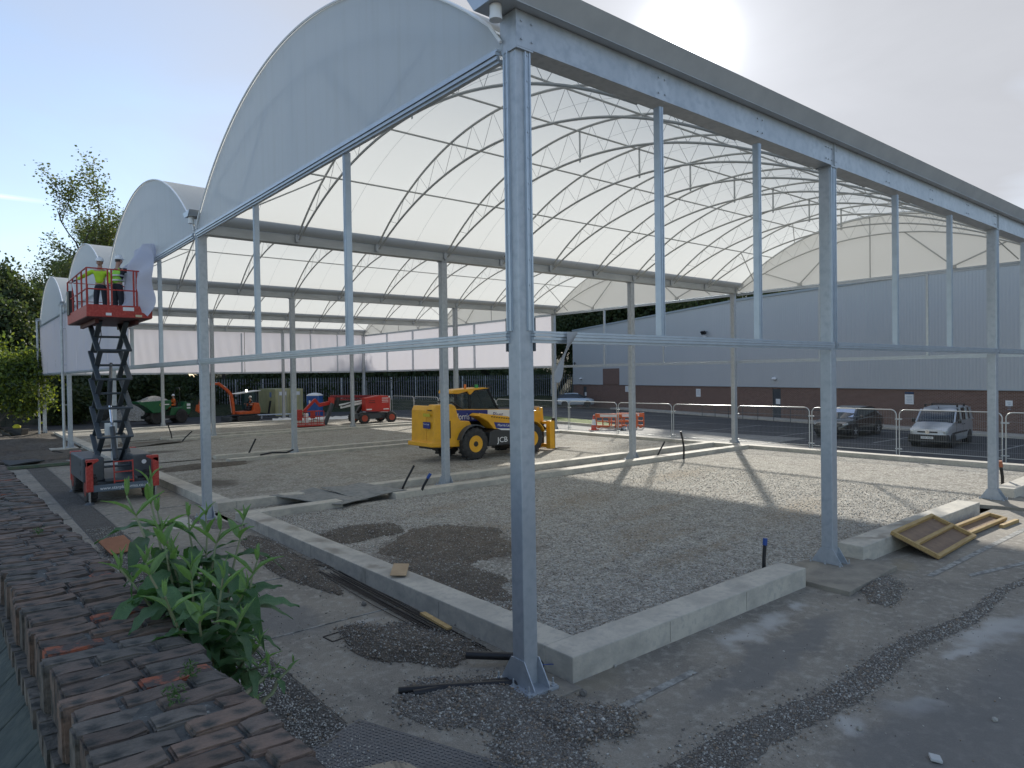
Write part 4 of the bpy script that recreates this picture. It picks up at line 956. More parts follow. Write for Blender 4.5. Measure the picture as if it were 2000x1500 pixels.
def crumple(name, n, L, W, h, mt, loc, rz, label, cat):
    V = []
    for i in range(n):
        for k in range(n): V.append((L*(i/(n-1)-.5), W*(k/(n-1)-.5), abs(math.sin(i*1.3+k*.7)*math.cos(k*1.1-i*.5))*h*random.uniform(.5,1.1)*(math.sin(math.pi*k/(n-1))*.7+.3)))
    F = [(i*n+k, (i+1)*n+k, (i+1)*n+k+1, i*n+k+1) for i in range(n-1) for k in range(n-1)]
    return tag(link(name, np_mesh(name, V, F, mt, True), None, loc, (0,0,rz)), label, cat)
crumple('fabric_roll', 14, 7.5, .9, .5, white_p, (19.6, 50.6, 0), -.35, 'white membrane fabric lying crumpled on the ground behind the boom lift', 'fabric')
# traffic cone and barriers
TC = thing('traffic_cone', 'red and white traffic cone standing on the sunlit roadway', 'cone', (27.4, 25.1, 0))
cn = MB(); cn.lathe([(.19,.04),(.045,.98),(.0,1.0)], (0,0,0), n=20); cn.build('cone_body', mat('cone_red', (.6,.05,.02), .5), TC, smooth=True)
MB().box(-.25,-.25,0,.25,.25,.05).build('cone_base', mat('cone_red', (0,0,0)), TC, bevel=.02)
cn = MB(); cn.lathe([(.147,.34),(.09,.72)], (0,0,0), n=20); o = cn.build('white_sleeve', white_paint, TC, smooth=True); o.scale = (1.06,1.06,1)
bar_m = mat('orange_barrier_plastic', (.62,.12,.02), .5)
def barrier(loc, rz, label, tilt=0):
    t = thing('pedestrian_barrier', label, 'barrier', loc, rz, 'orange pedestrian barriers'); t.rotation_euler = (tilt, 0, rz)
    mb = MB(); mb.box(0,-.03,.72,1.9,.03,1.0); mb.box(0,-.03,.08,1.9,.03,.2)
    for x in (0,.46,.93,1.4,1.82): mb.box(x,-.029,.2,x+.08,.029,.72)
    mb.box(.1,-.028,.42,1.85,.028,.5); mb.build('frame', bar_m, t, bevel=.015)
    MB().box(.35,-.036,.78,1.55,.036,.96).build('reflective_board', white_p, t)
    for x in (.15, 1.6): MB().box(x,-.25,0,x+.1,.25,.09).build('foot', bar_m, t)
barrier((28.9,26.3,0), -1.2, 'leftmost leaning orange plastic barrier beyond the mesh fence', .18); barrier((29.35,25.4,0), -1.25, 'middle orange plastic barrier beyond the mesh fence', -.1); barrier((30.2,25.6,.0), -1.1, 'upright orange plastic barrier partly behind the canopy column', .0)
crumple('rubble_bag', 9, 1.5, .6, .35, mat('dirty_white_sack', (.4,.4,.38), .8), (29.0, 23.9, 0), .4, 'dirty white sacks lying at the foot of the orange barriers', 'sacks')
# ================================================================== SCISSOR LIFT
SL = thing('scissor_lift', 'tall extended scissor lift with red platform and dark grey arms beside the gable', 'scissor lift', (-1.15, 19.5, 0))
def S(x, y): return (x+1.15, y-19.5)
for (x, y) in ((-1.95,18.25),(-.35,18.25),(-1.95,20.9),(-.35,20.9)): wheel('wheel', SL, (x+1.15, y-19.5, .42), .42, .3, black_rub, mat('dark_red_rim', (.2,.03,.02), .5), axis='x', lugs=16, rimr=.5)
mb = MB(); mb.box(-.72,-1.4,.35,.72,1.5,.62); mb.box(-.45,-1.55,.62,.45,1.5,.72); mb.build('chassis', steel_dark, SL, bevel=.02)
mb = MB(); mb.box(-1.0,-1.28,.62,-.42,1.35,1.36); b1 = mb.build('power_box', steel_dark, SL, bevel=.04)
mb = MB(); mb.box(.38,-1.2,.62,.95,1.35,1.36); b2 = mb.build('power_box', steel_dark, SL, bevel=.04)
MB().cyl((.7,-1.203,1.12),(.7,-1.208,1.12),.07,n=16).build('round_sticker', white_p, b2)
mb = MB(); mb.box(-1.004,-.9,.8,-.999,-.7,.95); mb.box(-1.004,-.9,1.1,-.999,-.7,1.2); mb.build('vent', black_m, b1)
fx = MB(); fx.box(-.8,-1.75,.36,.85,-1.6,.56); bar_ = fx.build('cross_beam', mat('blue_grey_paint', (.10,.13,.16), .5), SL, bevel=.015)
text_mesh('www.starplatforms.co.uk', .135, white_paint, 'lettering', bar_, frame_mat((-.62,-1.753,.415),(1,0,.0),(0,0,1)), .001, .98)
MB().box(-.8,1.6,.36,.85,1.75,.56).build('cross_beam', steel_dark, SL)
for x, y in ((-.88,-1.68),(.92,-1.68),(-.88,1.68),(.92,1.68)):
    mb = MB(); s = 1 if x < 0 else -1; d = 1 if y < 0 else -1
    mb.box(x-.09,y-.1,.38,x+.09,y+.1,1.3); mb.prism([(x-.09,1.3),(x+.09 if s>0 else x-.09,1.3)] if False else [(x-.09*s,1.12),(x+.24*s,1.3),(x+.24*s,1.36),(x-.09*s,1.36)], 'y', y-.1, y+.1)
    lg = mb.build('outrigger', red_p, SL, bevel=.02)
    mb = MB(); mb.cyl((x,y,.38),(x,y,.06),.035,n=10); mb.build('jack_ram', chrome, lg, smooth=True)
    MB().cyl((x,y,.0),(x,y,.06),.14,.1,n=14).build('foot_plate', steel_dark, lg)
mb = MB()
for x in (-.2,.32): mb.bar((x,-1.58,.42),(x,-1.5,1.25),.035,.035)
for z in (.62,.9,1.22): mb.bar((-.2,-1.55,z),(.32,-1.55,z),.035,.035)
mb.build('access_step', red_p, SL)
# scissor stack
arm_m = mat('scissor_arm_grey', (.07,.085,.10), .4, .1)
zs = [1.0 + (5.62-1.0)*k/5 for k in range(6)]
ya, yb_ = -.75, .75
for k in range(5):
    z0, z1 = zs[k], zs[k+1]
    for x, off in ((-.44,0),(.44,0)):
        ins = .07 if x < 0 else -.07
        MB().bar((x,ya,z0),(x,yb_,z1),.06,.15,(1,0,0)).build('scissor_arm', arm_m, SL, bevel=.008)
        MB().bar((x+ins,yb_,z0),(x+ins,ya,z1),.06,.15,(1,0,0)).build('scissor_arm', arm_m, SL, bevel=.008)
    for yy_, zz_ in ((ya,z0),(yb_,z0),(0,(z0+z1)/2)): MB().tube([(-.5,yy_,zz_),(.5,yy_,zz_)], .037, 8).build('pivot_shaft', arm_m, SL, smooth=True)
for (a, b) in (((0,-.6,1.2),(0,.15,2.9)),((0,.3,2.9),(0,-.2,4.3))):
    mb = MB(); A = Vector(a); B = Vector(b); mb.tube([A, A.lerp(B,.6)], .075, 10); rm_ = mb.build('lift_ram', steel_dark, SL, smooth=True)
    MB().tube([A.lerp(B,.6), B], .045, 10).build('ram_rod', chrome, rm_, smooth=True)
mb = MB(); mb.box(-.2,-.1,1.95,.1,.0,2.35); mb.build('white_cover', white_p, SL)
mb = MB(); mb.tube([(-.3,.3,5.5),(-.36,.1,5.0),(-.3,.3,4.7),(-.2,.2,5.2),(-.25,.0,5.6)], .015, 5); mb.build('cable', black_m, SL)
# platform
PX0, PX1, PY0, PY1 = -.88, .85, -1.98, 2.1
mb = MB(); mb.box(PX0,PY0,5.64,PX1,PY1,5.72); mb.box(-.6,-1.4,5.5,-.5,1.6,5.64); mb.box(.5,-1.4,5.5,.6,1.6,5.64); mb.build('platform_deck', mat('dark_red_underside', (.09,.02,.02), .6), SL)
mb = MB(); mb.box(PX0-.02,PY0-.02,5.66,PX1+.02,PY0,6.0); mb.box(PX0-.02,PY1,5.66,PX1+.02,PY1+.02,6.0); mb.box(PX0-.02,PY0,5.66,PX0,PY1,6.0); mb.box(PX1,PY0,5.66,PX1+.02,PY1,6.0); tb = mb.build('toe_board', red_p, SL)
MB().box(.06,PY0-.03,5.86,.36,PY0-.021,5.97).build('sticker', white_p, tb); MB().box(-.4,PY0-.03,5.7,-.25,PY0-.021,5.78).build('sticker', white_p, tb); MB().box(.4,PY0-.03,5.68,.58,PY0-.021,5.75).build('sticker', mat('cream_sticker', (.6,.55,.35), .5), tb)
for z in (6.0, 6.48, 7.1):
    mb = MB(); mb.tube([(PX0,PY0,z),(PX1,PY0,z),(PX1,PY1,z),(PX0,PY1,z),(PX0,PY0,z)] if z > 6.1 else [(PX0,PY0,z),(PX1,PY0,z)], .022, 6); mb.build('guard_rail', red_p, SL)
for x, y in [(PX0,PY0),(-.33,PY0),(-.23,PY0),(.37,PY0),(.45,PY0),(PX1,PY0),(PX0,-1.0),(PX0,-.05),(PX0,.9),(PX0,PY1),(-.3,PY1),(.35,PY1),(PX1,PY1),(PX1,.9),(PX1,-.05),(PX1,-1.0)]:
    MB().box(x-.022,y-.022,5.95,x+.022,y+.022,7.1).build('rail_post', red_p, SL)
mb = MB(); mb.bar((PX0,.9,6.95),(PX0,-.05,6.1),.03,.06); mb.build('white_strap', white_p, SL)
mb = MB(); mb.box(PX0-.06,1.4,5.95,PX0+.1,1.9,6.75); mb.build('control_box', black_m, SL)

# ================================================================== PEOPLE
def skinned(name, verts, edges, radii, mat_, parent, sub=2, root=0):
    me = bpy.data.meshes.new(name); me.from_pydata([Vector(v) for v in verts], edges, []); me.materials.append(mat_)
    o = link(name, me, parent)
    sm = o.modifiers.new('skin', 'SKIN'); sm.use_smooth_shade = True; sm.branch_smoothing = .6
    sk = me.skin_vertices[0].data
    for i, r in enumerate(radii): sk[i].radius = (r, r*1.0) if not isinstance(r, tuple) else r; sk[i].use_root = (i == root)
    ss = o.modifiers.new('sub', 'SUBSURF'); ss.levels = sub; ss.render_levels = sub
    return o
def person(label, loc, rz, J, top_m, leg_m, vest=None, helmet=white_p, scale=1.0, group=None, armm=None, glove=None):
    """J: joint positions in a local frame, x to the person's right, y forward, z up"""
    P = thing('person', label, 'person', loc, rz, group); P.scale = (scale,)*3
    V = {k: Vector(v) for k, v in J.items()}
    names = ['pelvis','waist','chest','neck','head0','shL','elL','wrL','shR','elR','wrR','hipL','knL','anL','hipR','knR','anR','toeL','toeR']
    idx = {n: i for i, n in enumerate(names)}
    V['head0'] = V['head']-Vector((0,0,.02)) if 'head0' not in V else V['head0']
    for s in 'LR': V['toe'+s] = V['an'+s] + Vector((0,.15,-.05)) if 'toe'+s not in V else V['toe'+s]
    E = [('pelvis','waist'),('waist','chest'),('chest','neck'),('neck','head0'),('chest','shL'),('shL','elL'),('elL','wrL'),('chest','shR'),('shR','elR'),('elR','wrR'),
         ('pelvis','hipL'),('hipL','knL'),('knL','anL'),('anL','toeL'),('pelvis','hipR'),('hipR','knR'),('knR','anR'),('anR','toeR')]
    rad = dict(pelvis=.13, waist=.125, chest=.14, neck=.055, head0=.085, shL=.06, shR=.06, elL=.042, elR=.042, wrL=.028, wrR=.028, hipL=.085, hipR=.085, knL=.055, knR=.055, anL=.038, anR=.038, toeL=.035, toeR=.035)
    body = skinned('body', [V[n] for n in names], [(idx[a], idx[b]) for a, b in E], [rad[n] for n in names], skin_m, P)
    # head: ellipsoid with brow, nose, chin and ears, turned along 'face'
    f = Vector(J.get('face', (0,1,0))).normalized(); r = f.cross(Vector((0,0,1))).normalized(); u = r.cross(f)
    HM = Matrix(((r.x,f.x,u.x,V['head'].x),(r.y,f.y,u.y,V['head'].y),(r.z,f.z,u.z,V['head'].z),(0,0,0,1)))
    bm = bmesh.new(); bmesh.ops.create_uvsphere(bm, u_segments=20, v_segments=16, radius=1)
    for v in bm.verts:
        x, y, z = v.co; y2 = y
        if y > .2 and z < -.1: y2 = y*1.0
        w_ = 1 - .22*max(0, -z)
        v.co = Vector((x*.078*w_, y*.098*(1 - .1*max(0,-z)) + .004, z*.118))
        if y > .9 and abs(z) < .28 and abs(x) < .22: v.co.y += .022*(1-abs(x)/.22)
    me = bpy.data.meshes.new('head'); bm.to_mesh(me); bm.free(); me.transform(HM); me.materials.append(skin_m); me.polygons.foreach_set('use_smooth', [True]*len(me.polygons)); link('head', me, P)
    fe = MB()
    for s in (-1,1): fe.obox((s*.03,.094,.012),(.024,.01,.01))
    fe.obox((0,.09,-.052),(.045,.012,.008)); me = fe.mesh('facial_feature', hair_m); me.transform(HM); link('facial_feature', me, P)
    er = MB(); 
    for s in (-1,1): er.obox((s*.08,0,-.005),(.016,.035,.055))
    me = er.mesh('ear', skin_m); me.transform(HM); link('ear', me, P)
    ha = MB(); ha.lathe([(.083,-.03),(.088,.02),(.08,.06)], (0,-.018,0), n=16); me = ha.mesh('hair', hair_m, True); me.transform(HM); link('hair', me, P)
    # hands: palm and five fingers
    for s in 'LR':
        d = (V['wr'+s]-V['el'+s]).normalized(); sd = d.cross(Vector((0,0,1))); sd = sd.normalized() if sd.length > .1 else Vector((1,0,0)); w0 = V['wr'+s]
        hv = [w0, w0+d*.05, w0+d*.09]; he = [(0,1),(1,2)]; hr = [.024,.034,.032]
        for q in range(4):
            b = len(hv); o_ = sd*(.028-.0187*q); L = (.055,.065,.06,.048)[q]; cv = Vector((0,0,-1))
            hv += [w0+d*.095+o_, w0+d*(.095+L*.55)+o_+cv*.008, w0+d*(.095+L*.8)+o_+cv*.03]; he += [(2,b),(b,b+1),(b+1,b+2)]; hr += [.0095,.009,.008]
        b = len(hv); hv += [w0+d*.04+sd*.04, w0+d*.075+sd*.058+Vector((0,0,-.02))]; he += [(1,b),(b,b+1)]; hr += [.011,.009]
        skinned('hand', hv, he, hr, glove or skin_m, P, 1)
    # clothes: trousers, jacket, boots
    def lerp(a, b, t): return V[a].lerp(V[b], t)
    tv = [V['pelvis'], V['waist'].lerp(V['pelvis'], .35), V['hipL'], V['knL'], lerp('knL','anL',.88), V['hipR'], V['knR'], lerp('knR','anR',.88)]
    skinned('trousers', tv, [(0,1),(0,2),(2,3),(3,4),(0,5),(5,6),(6,7)], [.15,.145,.105,.078,.07,.105,.078,.07], leg_m, P)
    jv = [V['chest'], V['waist'], V['pelvis'].lerp(V['waist'], .25), V['neck'].lerp(V['chest'], .45), V['shL'], V['elL'], lerp('elL','wrL',.92), V['shR'], V['elR'], lerp('elR','wrR',.92)]
    skinned('jacket', jv, [(0,1),(1,2),(0,3),(0,4),(4,5),(5,6),(0,7),(7,8),(8,9)], [.165,.15,.16,.085,.082,.062,.045,.082,.062,.045], top_m, P)
    if vest:
        vv = [V['chest'], V['waist'], V['pelvis'].lerp(V['waist'], .15), V['neck'].lerp(V['chest'], .7), V['shL'].lerp(V['chest'], .15), V['shR'].lerp(V['chest'], .15)]
        vo = skinned('vest', vv, [(0,1),(1,2),(0,3),(0,4),(0,5)], [.178,.166,.178,.09,.088,.088], vest, P)
        for t_ in (.15, .75):
            c = V['chest'].lerp(V['waist'], t_+.2); bd = MB(); bd.lathe([(.185,-.022),(.187,.022)], (c.x,c.y,c.z-.03), n=24); bo_ = bd.mesh('reflective_band', refl_m, True); link('reflective_band', bo_, P)
    for s in 'LR':
        a = V['an'+s]; t_ = V['toe'+s]
        skinned('boot', [a+Vector((0,0,.08)), a+Vector((0,-.02,-.03)), t_+Vector((0,.02,.0))], [(0,1),(1,2)], [.058,.06,.05], black_rub, P, 2)
    hm = MB(); hm.lathe([(.118,-.012),(.12,0),(.116,.03),(.1,.075),(.065,.11),(.02,.125),(0,.126)], (0,0,.055), n=24)
    hm.prism([(-.085,.07),(.085,.07),(.06,.15),(0,.165),(-.06,.15)], 'z', .045, .056)
    hm.bar((0,-.09,.125),(0,.08,.135),.03,.12); me = hm.mesh('helmet', helmet, True); me.transform(HM); link('helmet', me, P)
    return P
refl_m = mat('reflective_tape', (.55,.58,.58), .35, .3)
hiviz = mat('hi_vis_yellow', (.48,.72,.02), .7, 0, var=(.38,.6,.02), vscale=9)
hiviz2 = mat('hi_vis_lime', (.36,.74,.08), .7, 0, var=(.28,.6,.06), vscale=9)
hivor = mat('hi_vis_orange', (.75,.17,.02), .7, 0, var=(.6,.12,.02), vscale=9)
navy = mat('navy_workwear', (.015,.018,.028), .8, 0, var=(.028,.03,.04), vscale=8)
base = dict(pelvis=(0,0,.95), waist=(0,0,1.12), chest=(0,0,1.36), neck=(0,.01,1.53), head=(0,.03,1.68),
            shL=(-.19,0,1.43), elL=(-.27,-.02,1.15), wrL=(-.25,.12,.93), shR=(.19,0,1.43), elR=(.27,-.02,1.15), wrR=(.25,.12,.93),
            hipL=(-.1,0,.9), knL=(-.12,.03,.5), anL=(-.13,0,.1), hipR=(.1,0,.9), knR=(.12,.03,.5), anR=(.13,0,.1))
def pose(**k): d = dict(base); d.update(k); return d
# left worker faces the camera, one arm out to the rail
A = pose(elR=(.42,.05,1.26), wrR=(.62,.12,1.12), elL=(-.28,.03,1.16), wrL=(-.27,.2,1.0), face=(.1,1,-.05))
person('worker in a yellow hi-vis jacket and white helmet on the red platform, facing the camera', (-1.52, 18.5, 5.73), R(140+20), A, hiviz, navy, glove=black_m, group=None)
B = pose(elR=(.36,.3,1.36), wrR=(.3,.62,1.46), shR=(.17,.1,1.43), shL=(-.17,.05,1.43), elL=(-.22,.32,1.3), wrL=(-.05,.6,1.36), head=(.02,.05,1.7), face=(.1,1,0))
person('worker in a lime hi-vis vest over a dark jacket reaching out to the loose fabric', (-1.08, 18.35, 5.73), R(-60), B, navy, navy, vest=hiviz2, glove=black_m, scale=1.04)
sit = pose(pelvis=(0,0,.1), waist=(0,.03,.27), chest=(0,.06,.52), neck=(0,.08,.68), head=(0,.1,.83), shL=(-.19,.06,.58), shR=(.19,.06,.58), elL=(-.26,.2,.36), wrL=(-.2,.45,.35), elR=(.26,.2,.36), wrR=(.2,.45,.35),
           hipL=(-.1,.03,.08), knL=(-.16,.42,.08), anL=(-.16,.5,-.33), hipR=(.1,.03,.08), knR=(.16,.42,.08), anR=(.16,.5,-.33))
person('dumper driver in orange hi-vis clothes and white helmet', (9.8, 57.75, 1.45), R(90)+.1, sit, hivor, hivor)
C = pose(pelvis=(0,-.1,.2), waist=(0,-.05,.36), chest=(0,0,.6), neck=(0,.03,.76), head=(0,.06,.91), shL=(-.19,0,.66), shR=(.19,0,.66), elL=(-.28,.16,.46), wrL=(-.22,.42,.42), elR=(.28,.16,.46), wrR=(.22,.42,.42),
         hipL=(-.1,-.08,.18), knL=(-.16,.3,.14), anL=(-.16,.36,-.28), hipR=(.1,-.08,.18), knR=(.16,.3,.14), anR=(.16,.36,-.28))
person('excavator operator in an orange vest over dark clothes under the grey sun canopy', (15.2, 54.6, 1.1), R(90)+.2, C, navy, navy, vest=hivor)
person('worker in a white helmet standing behind the telehandler boom, partly hidden by the column', (16.6, 22.6, .055), R(160), pose(), hivor, navy)

# ================================================================== LOOSE FABRIC at the gable
def drape(name, label, cat, fn, nu, nv, mt):
    V = []; 
    for i in range(nu):
        for k in range(nv): V.append(fn(i/(nu-1), k/(nv-1)))
    F = [(i*nv+k, (i+1)*nv+k, (i+1)*nv+k+1, i*nv+k+1) for i in range(nu-1) for k in range(nv-1)]
    return tag(link(name, np_mesh(name, V, F, mt, True)), label, cat)
bag_m = mat('loose_white_fabric', (.62,.64,.74), .6, 0, transl=.35, tcol=(.6,.61,.72))
def f1(u, v):
    y = 17.25 + 2.5*u*(1-.18*v); top = 7.95 - .85*u**1.5 + .1*math.sin(u*9); bot = 5.7 + .18*abs(math.sin(u*8)) + .55*u*u
    z = top + (bot-top)*v
    x = -.36 - .6*math.sin(math.pi*min(1,u*1.1))*(.45+.55*v) + .12*math.sin(u*17+v*4) + .08*math.sin(u*31-v*7) + .1*math.sin(v*9+u*5) 
    return (x, y+.06*math.sin(v*13+u*6), z)
drape('loose_fabric', 'bunched pale white fabric hanging at the gable beside the two workers', 'fabric', f1, 46, 30, bag_m)
def f2(u, v):
    x = .98 + .42*u*(1-v*.2) - .35*v*(1-u) - .2*v; z = 4.3 - (.05+ 1.0*v*(.35+.65*math.sin(1.2+u*1.6)))
    return (x*.9+.12, -.17-.03*math.sin(u*9+v*5), z)
def f3(u, v):
    w = .085*(1-v)**.6 + .006; cx = .66 - .20*v - .06*v*v; z = 4.26-.62*v
    return (cx+(u-.5)*w*1.7, -.18-.05*math.sin(v*6+u*2), z)
drape('torn_fabric_strip', 'torn grey-white fabric strip hanging from the side rail next to the nearest column', 'fabric', f3, 8, 24, mat('torn_fabric', (.42,.42,.42), .7, transl=.3))

# ================================================================== CARS
def loft(name, st, mat_, parent, close=True, smooth=True):
    """st: list of (x, [(y, z) ...]) half sections from bottom to top centre; mirrored"""
    V = []; n = len(st[0][1]); m_ = n*2
    for x, sec in st:
        V += [(x, -y, z) for y, z in sec] + [(x, y, z) for y, z in reversed(sec)]
    F = []
    for i in range(len(st)-1):
        for k in range(m_): F.append((i*m_+k, (i+1)*m_+k, (i+1)*m_+(k+1) % m_, i*m_+(k+1) % m_))
    if close: F.append(tuple(range(m_-1, -1, -1))); F.append(tuple(range((len(st)-1)*m_, len(st)*m_)))
    me = bpy.data.meshes.new(name); me.from_pydata(V, [], F); me.materials.append(mat_)
    bm = bmesh.new(); bm.from_mesh(me); bmesh.ops.recalc_face_normals(bm, faces=bm.faces); bm.to_mesh(me); bm.free()
    if smooth:
        me.polygons.foreach_set('use_smooth', [True]*len(me.polygons))
        try: me.set_sharp_from_angle(angle=R(38))
        except Exception: pass
    o = link(name, me, parent)
    return o
def sec(hw, zb, zt, crown=.03):
    return [(hw*.86, zb), (hw*.97, zb+.08), (hw, zb+(zt-zb)*.45), (hw*.985, zt-.12), (hw*.93, zt-.02), (hw*.6, zt+crown*.6), (0, zt+crown)]
def car(name, label, cat, loc, rz, paint, L, body, green, wx, wr, wcol, glass=glass_dark, lower=None, roofm=None, belt=None):
    """x = 0 at the nose, increasing to the tail; faces -x"""
    c = thing(name, label, cat, loc, rz)
    bo_ = loft('body', [(x, sec(hw, zb, zt)) for x, hw, zb, zt in body], paint, c)
    # greenhouse glass and painted roof
    gl = loft('window_glass', [(x, [(hb, zb), ((hb+ht)/2+.01, (zb+zt)/2), (ht, zt-.03), (ht*.9, zt), (0, zt+.01)]) for x, hb, ht, zb, zt in green], glass, c)
    rf_ = [(x, [(ht*1.02, zt-.06), (ht*1.0, zt-.005), (ht*.7, zt+.03), (0, zt+.04)]) for x, hb, ht, zb, zt in green if zt > max(g[4] for g in green)-.2]
    loft('roof', rf_, roofm or paint, c)
    for x, y in [(wx[0], -1), (wx[1], -1), (wx[0], 1), (wx[1], 1)]:
        hw = body[len(body)//2][1]
        MB().cyl((x, y*(hw-.28), wr+.02), (x, y*(hw+.012), wr+.02), wr+.07, n=26).build('wheel_arch', black_m, c, smooth=True)
        wheel('wheel', c, (x, y*(hw-.1), wr), wr, .22, black_rub, wcol, rimr=.62)
    return c, bo_, gl
silver = mat('silver_car_paint', (.46,.49,.52), .3, .5, coat=.5)
vb = [(0,.60,.30,.72),(.06,.76,.25,.84),(.35,.83,.22,.95),(.95,.85,.22,1.10),(1.15,.85,.22,1.16),(1.6,.86,.22,1.18),(3.2,.86,.22,1.20),(4.1,.85,.24,1.20),(4.32,.82,.28,1.15),(4.36,.78,.32,1.1)]
vg = [(1.02,.78,.70,1.08,1.10),(1.25,.80,.72,1.12,1.36),(1.62,.80,.70,1.15,1.66),(1.95,.80,.69,1.15,1.80),(3.0,.80,.70,1.17,1.85),(4.0,.80,.70,1.17,1.82),(4.25,.79,.70,1.15,1.7),(4.33,.78,.70,1.13,1.25)]
van, vbody, vgl = car('parked_van', 'silver car-derived van parked with roof bars facing the mesh fence', 'van', (30.35, 6.3, 0), .06, silver, 4.36, vb, vg, (.82, 3.55), .30, mat('silver_hubcap', (.45,.46,.47), .35, .6))
mb = MB(); mb.prism([(-.05,.22),(.35,.22),(.4,.5),(.3,.62),(-.04,.62)], 'y', -.84, .84); mb.build('bumper', black_m, van, bevel=.05)
for s in (-1, 1):
    mb = MB(); mb.obox((.17,s*.62,.76),(.26,.34,.16),(0,-.35,s*.35)); mb.build('headlight', mat('headlamp_glass', (.6,.62,.6), .1, .2), van, bevel=.03)
    mb = MB(); mb.box(.95,s*.87,.62,3.1,s*.878,.70); mb.build('side_strip', black_m, van)
    mb = MB(); mb.bar((1.12,s*.815,1.10),(1.72,s*.745,1.72),.07,.05); mb.bar((2.35,s*.815,1.14),(2.38,s*.715,1.80),.05,.1,(1,0,0)); mb.bar((3.35,s*.815,1.14),(3.38,s*.715,1.80),.05,.22,(1,0,0)); mb.bar((4.12,s*.81,1.14),(4.08,s*.71,1.76),.05,.3,(1,0,0)); mb.bar((1.1,s*.83,1.155),(4.3,s*.83,1.185),.05,.05); mb.build('pillar', silver, van)
    mb = MB(); mb.obox((1.35,s*.98,1.2),(.1,.16,.2)); mb.build('door_mirror', black_m, van, bevel=.03)
    mb = MB(); mb.box(2.2,s*.872,1.0,2.36,s*.885,1.04); mb.box(2.5,s*.872,1.0,2.66,s*.885,1.04); mb.build('door_handle', black_m, van)
    mb = MB(); 
    for x in (1.28, 2.42, 3.4): mb.box(x,s*.866,.35,x+.012,s*.872,1.12)
    mb.build('door_seam', black_m, van)
mb = MB(); mb.box(-.012,-.42,.7,.03,.42,.77); mb.build('grille', black_m, van)
mb = MB(); mb.lathe([(.09,-.03),(.09,-.02),(.06,-.02),(.06,-.03)], (0,0,.735), 'x', 20); mb.bar((-.03,-.05,.77),(-.03,0,.69),.02,.02,(1,0,0)); mb.bar((-.03,.05,.77),(-.03,0,.69),.02,.02,(1,0,0)); mb.build('badge', chrome, van)
pl_ = MB().box(-.065,-.26,.42,-.055,.26,.53).build('number_plate', white_p, van)
text_mesh('DH03 HNN', .09, black_m, 'lettering', pl_, frame_mat((-.067,.235,.445),(0,-1,0),(0,0,1)), .001, .95)
mb = MB()
for x in (2.1, 3.2): 
    mb.box(x,-.72,1.93,x+.05,.72,1.96); mb.box(x-.03,-.72,1.83,x+.08,-.66,1.95); mb.box(x-.03,.66,1.83,x+.08,.72,1.95)
mb.cyl((1.75,0,1.78),(1.7,0,1.86),.02,n=6); mb.build('roof_bar', black_m, van)
mb = MB(); mb.bar((1.12,-.05,1.13),(1.25,-.55,1.2),.015,.015); mb.bar((1.12,.05,1.13),(1.25,.6,1.2),.015,.015); mb.build('wiper', black_m, van)
# dark estate-type car
dark = mat('black_car_paint', (.012,.014,.016), .22, .2, coat=1.0)
sb_ = [(0,.62,.35,.66),(.07,.82,.24,.8),(.4,.92,.2,.92),(1.1,.95,.2,1.0),(1.5,.95,.2,1.04),(3.0,.95,.2,1.08),(4.2,.95,.22,1.1),(4.6,.9,.28,1.05),(4.72,.82,.35,.95)]
sg_ = [(1.15,.84,.74,.98,1.02),(1.5,.86,.72,1.03,1.28),(1.95,.86,.68,1.05,1.52),(2.5,.86,.67,1.06,1.60),(3.6,.86,.67,1.07,1.58),(4.15,.85,.68,1.07,1.45),(4.6,.82,.70,1.05,1.1)]
suv, sbody, sgl = car('parked_car', 'dark black parked car with a bright windscreen sunshade and five-spoke wheels', 'car', (31.8, 11.7, 0), .02, dark, 4.72, sb_, sg_, (.95, 3.75), .36, mat('spoke_silver', (.08,.08,.085), .3, .6))
mb = MB(); mb.add([(1.27,-.70,1.06),(1.27,.72,1.06),(1.85,.6,1.48),(1.85,-.58,1.48)], [(0,1,2,3)]); o = mb.build('sunshade', mat('silver_blue_sunshade', (.50,.58,.75), .4), suv); o.location = (-.03, 0, .03)
for s in (-1, 1):
    mb = MB(); mb.obox((.22,s*.68,.76),(.3,.34,.09),(0,-.15,s*.4)); mb.build('headlight', mat('headlamp_glass', (0,0,0)), suv, bevel=.02)
    mb = MB()
    for k in range(5):
        a = 2*math.pi*k/5+.3
        for x in (.95, 3.75): mb.bar((x,s*.972,.36),(x+.2*math.cos(a),s*.972,.36+.2*math.sin(a)),.035,.02,(0,1,0))
    mb.build('wheel_spoke', mat('bright_spoke', (.6,.62,.64), .3, .6), suv)
    mb = MB(); mb.obox((1.55,s*1.02,1.12),(.12,.18,.14)); mb.build('door_mirror', dark, suv, bevel=.03)
mb = MB(); mb.box(-.03,-.5,.3,.02,.5,.62); mb.build('grille', black_m, suv)
mb = MB(); mb.box(-.04,-.1,.68,-.02,.1,.72); mb.build('badge', chrome, suv)
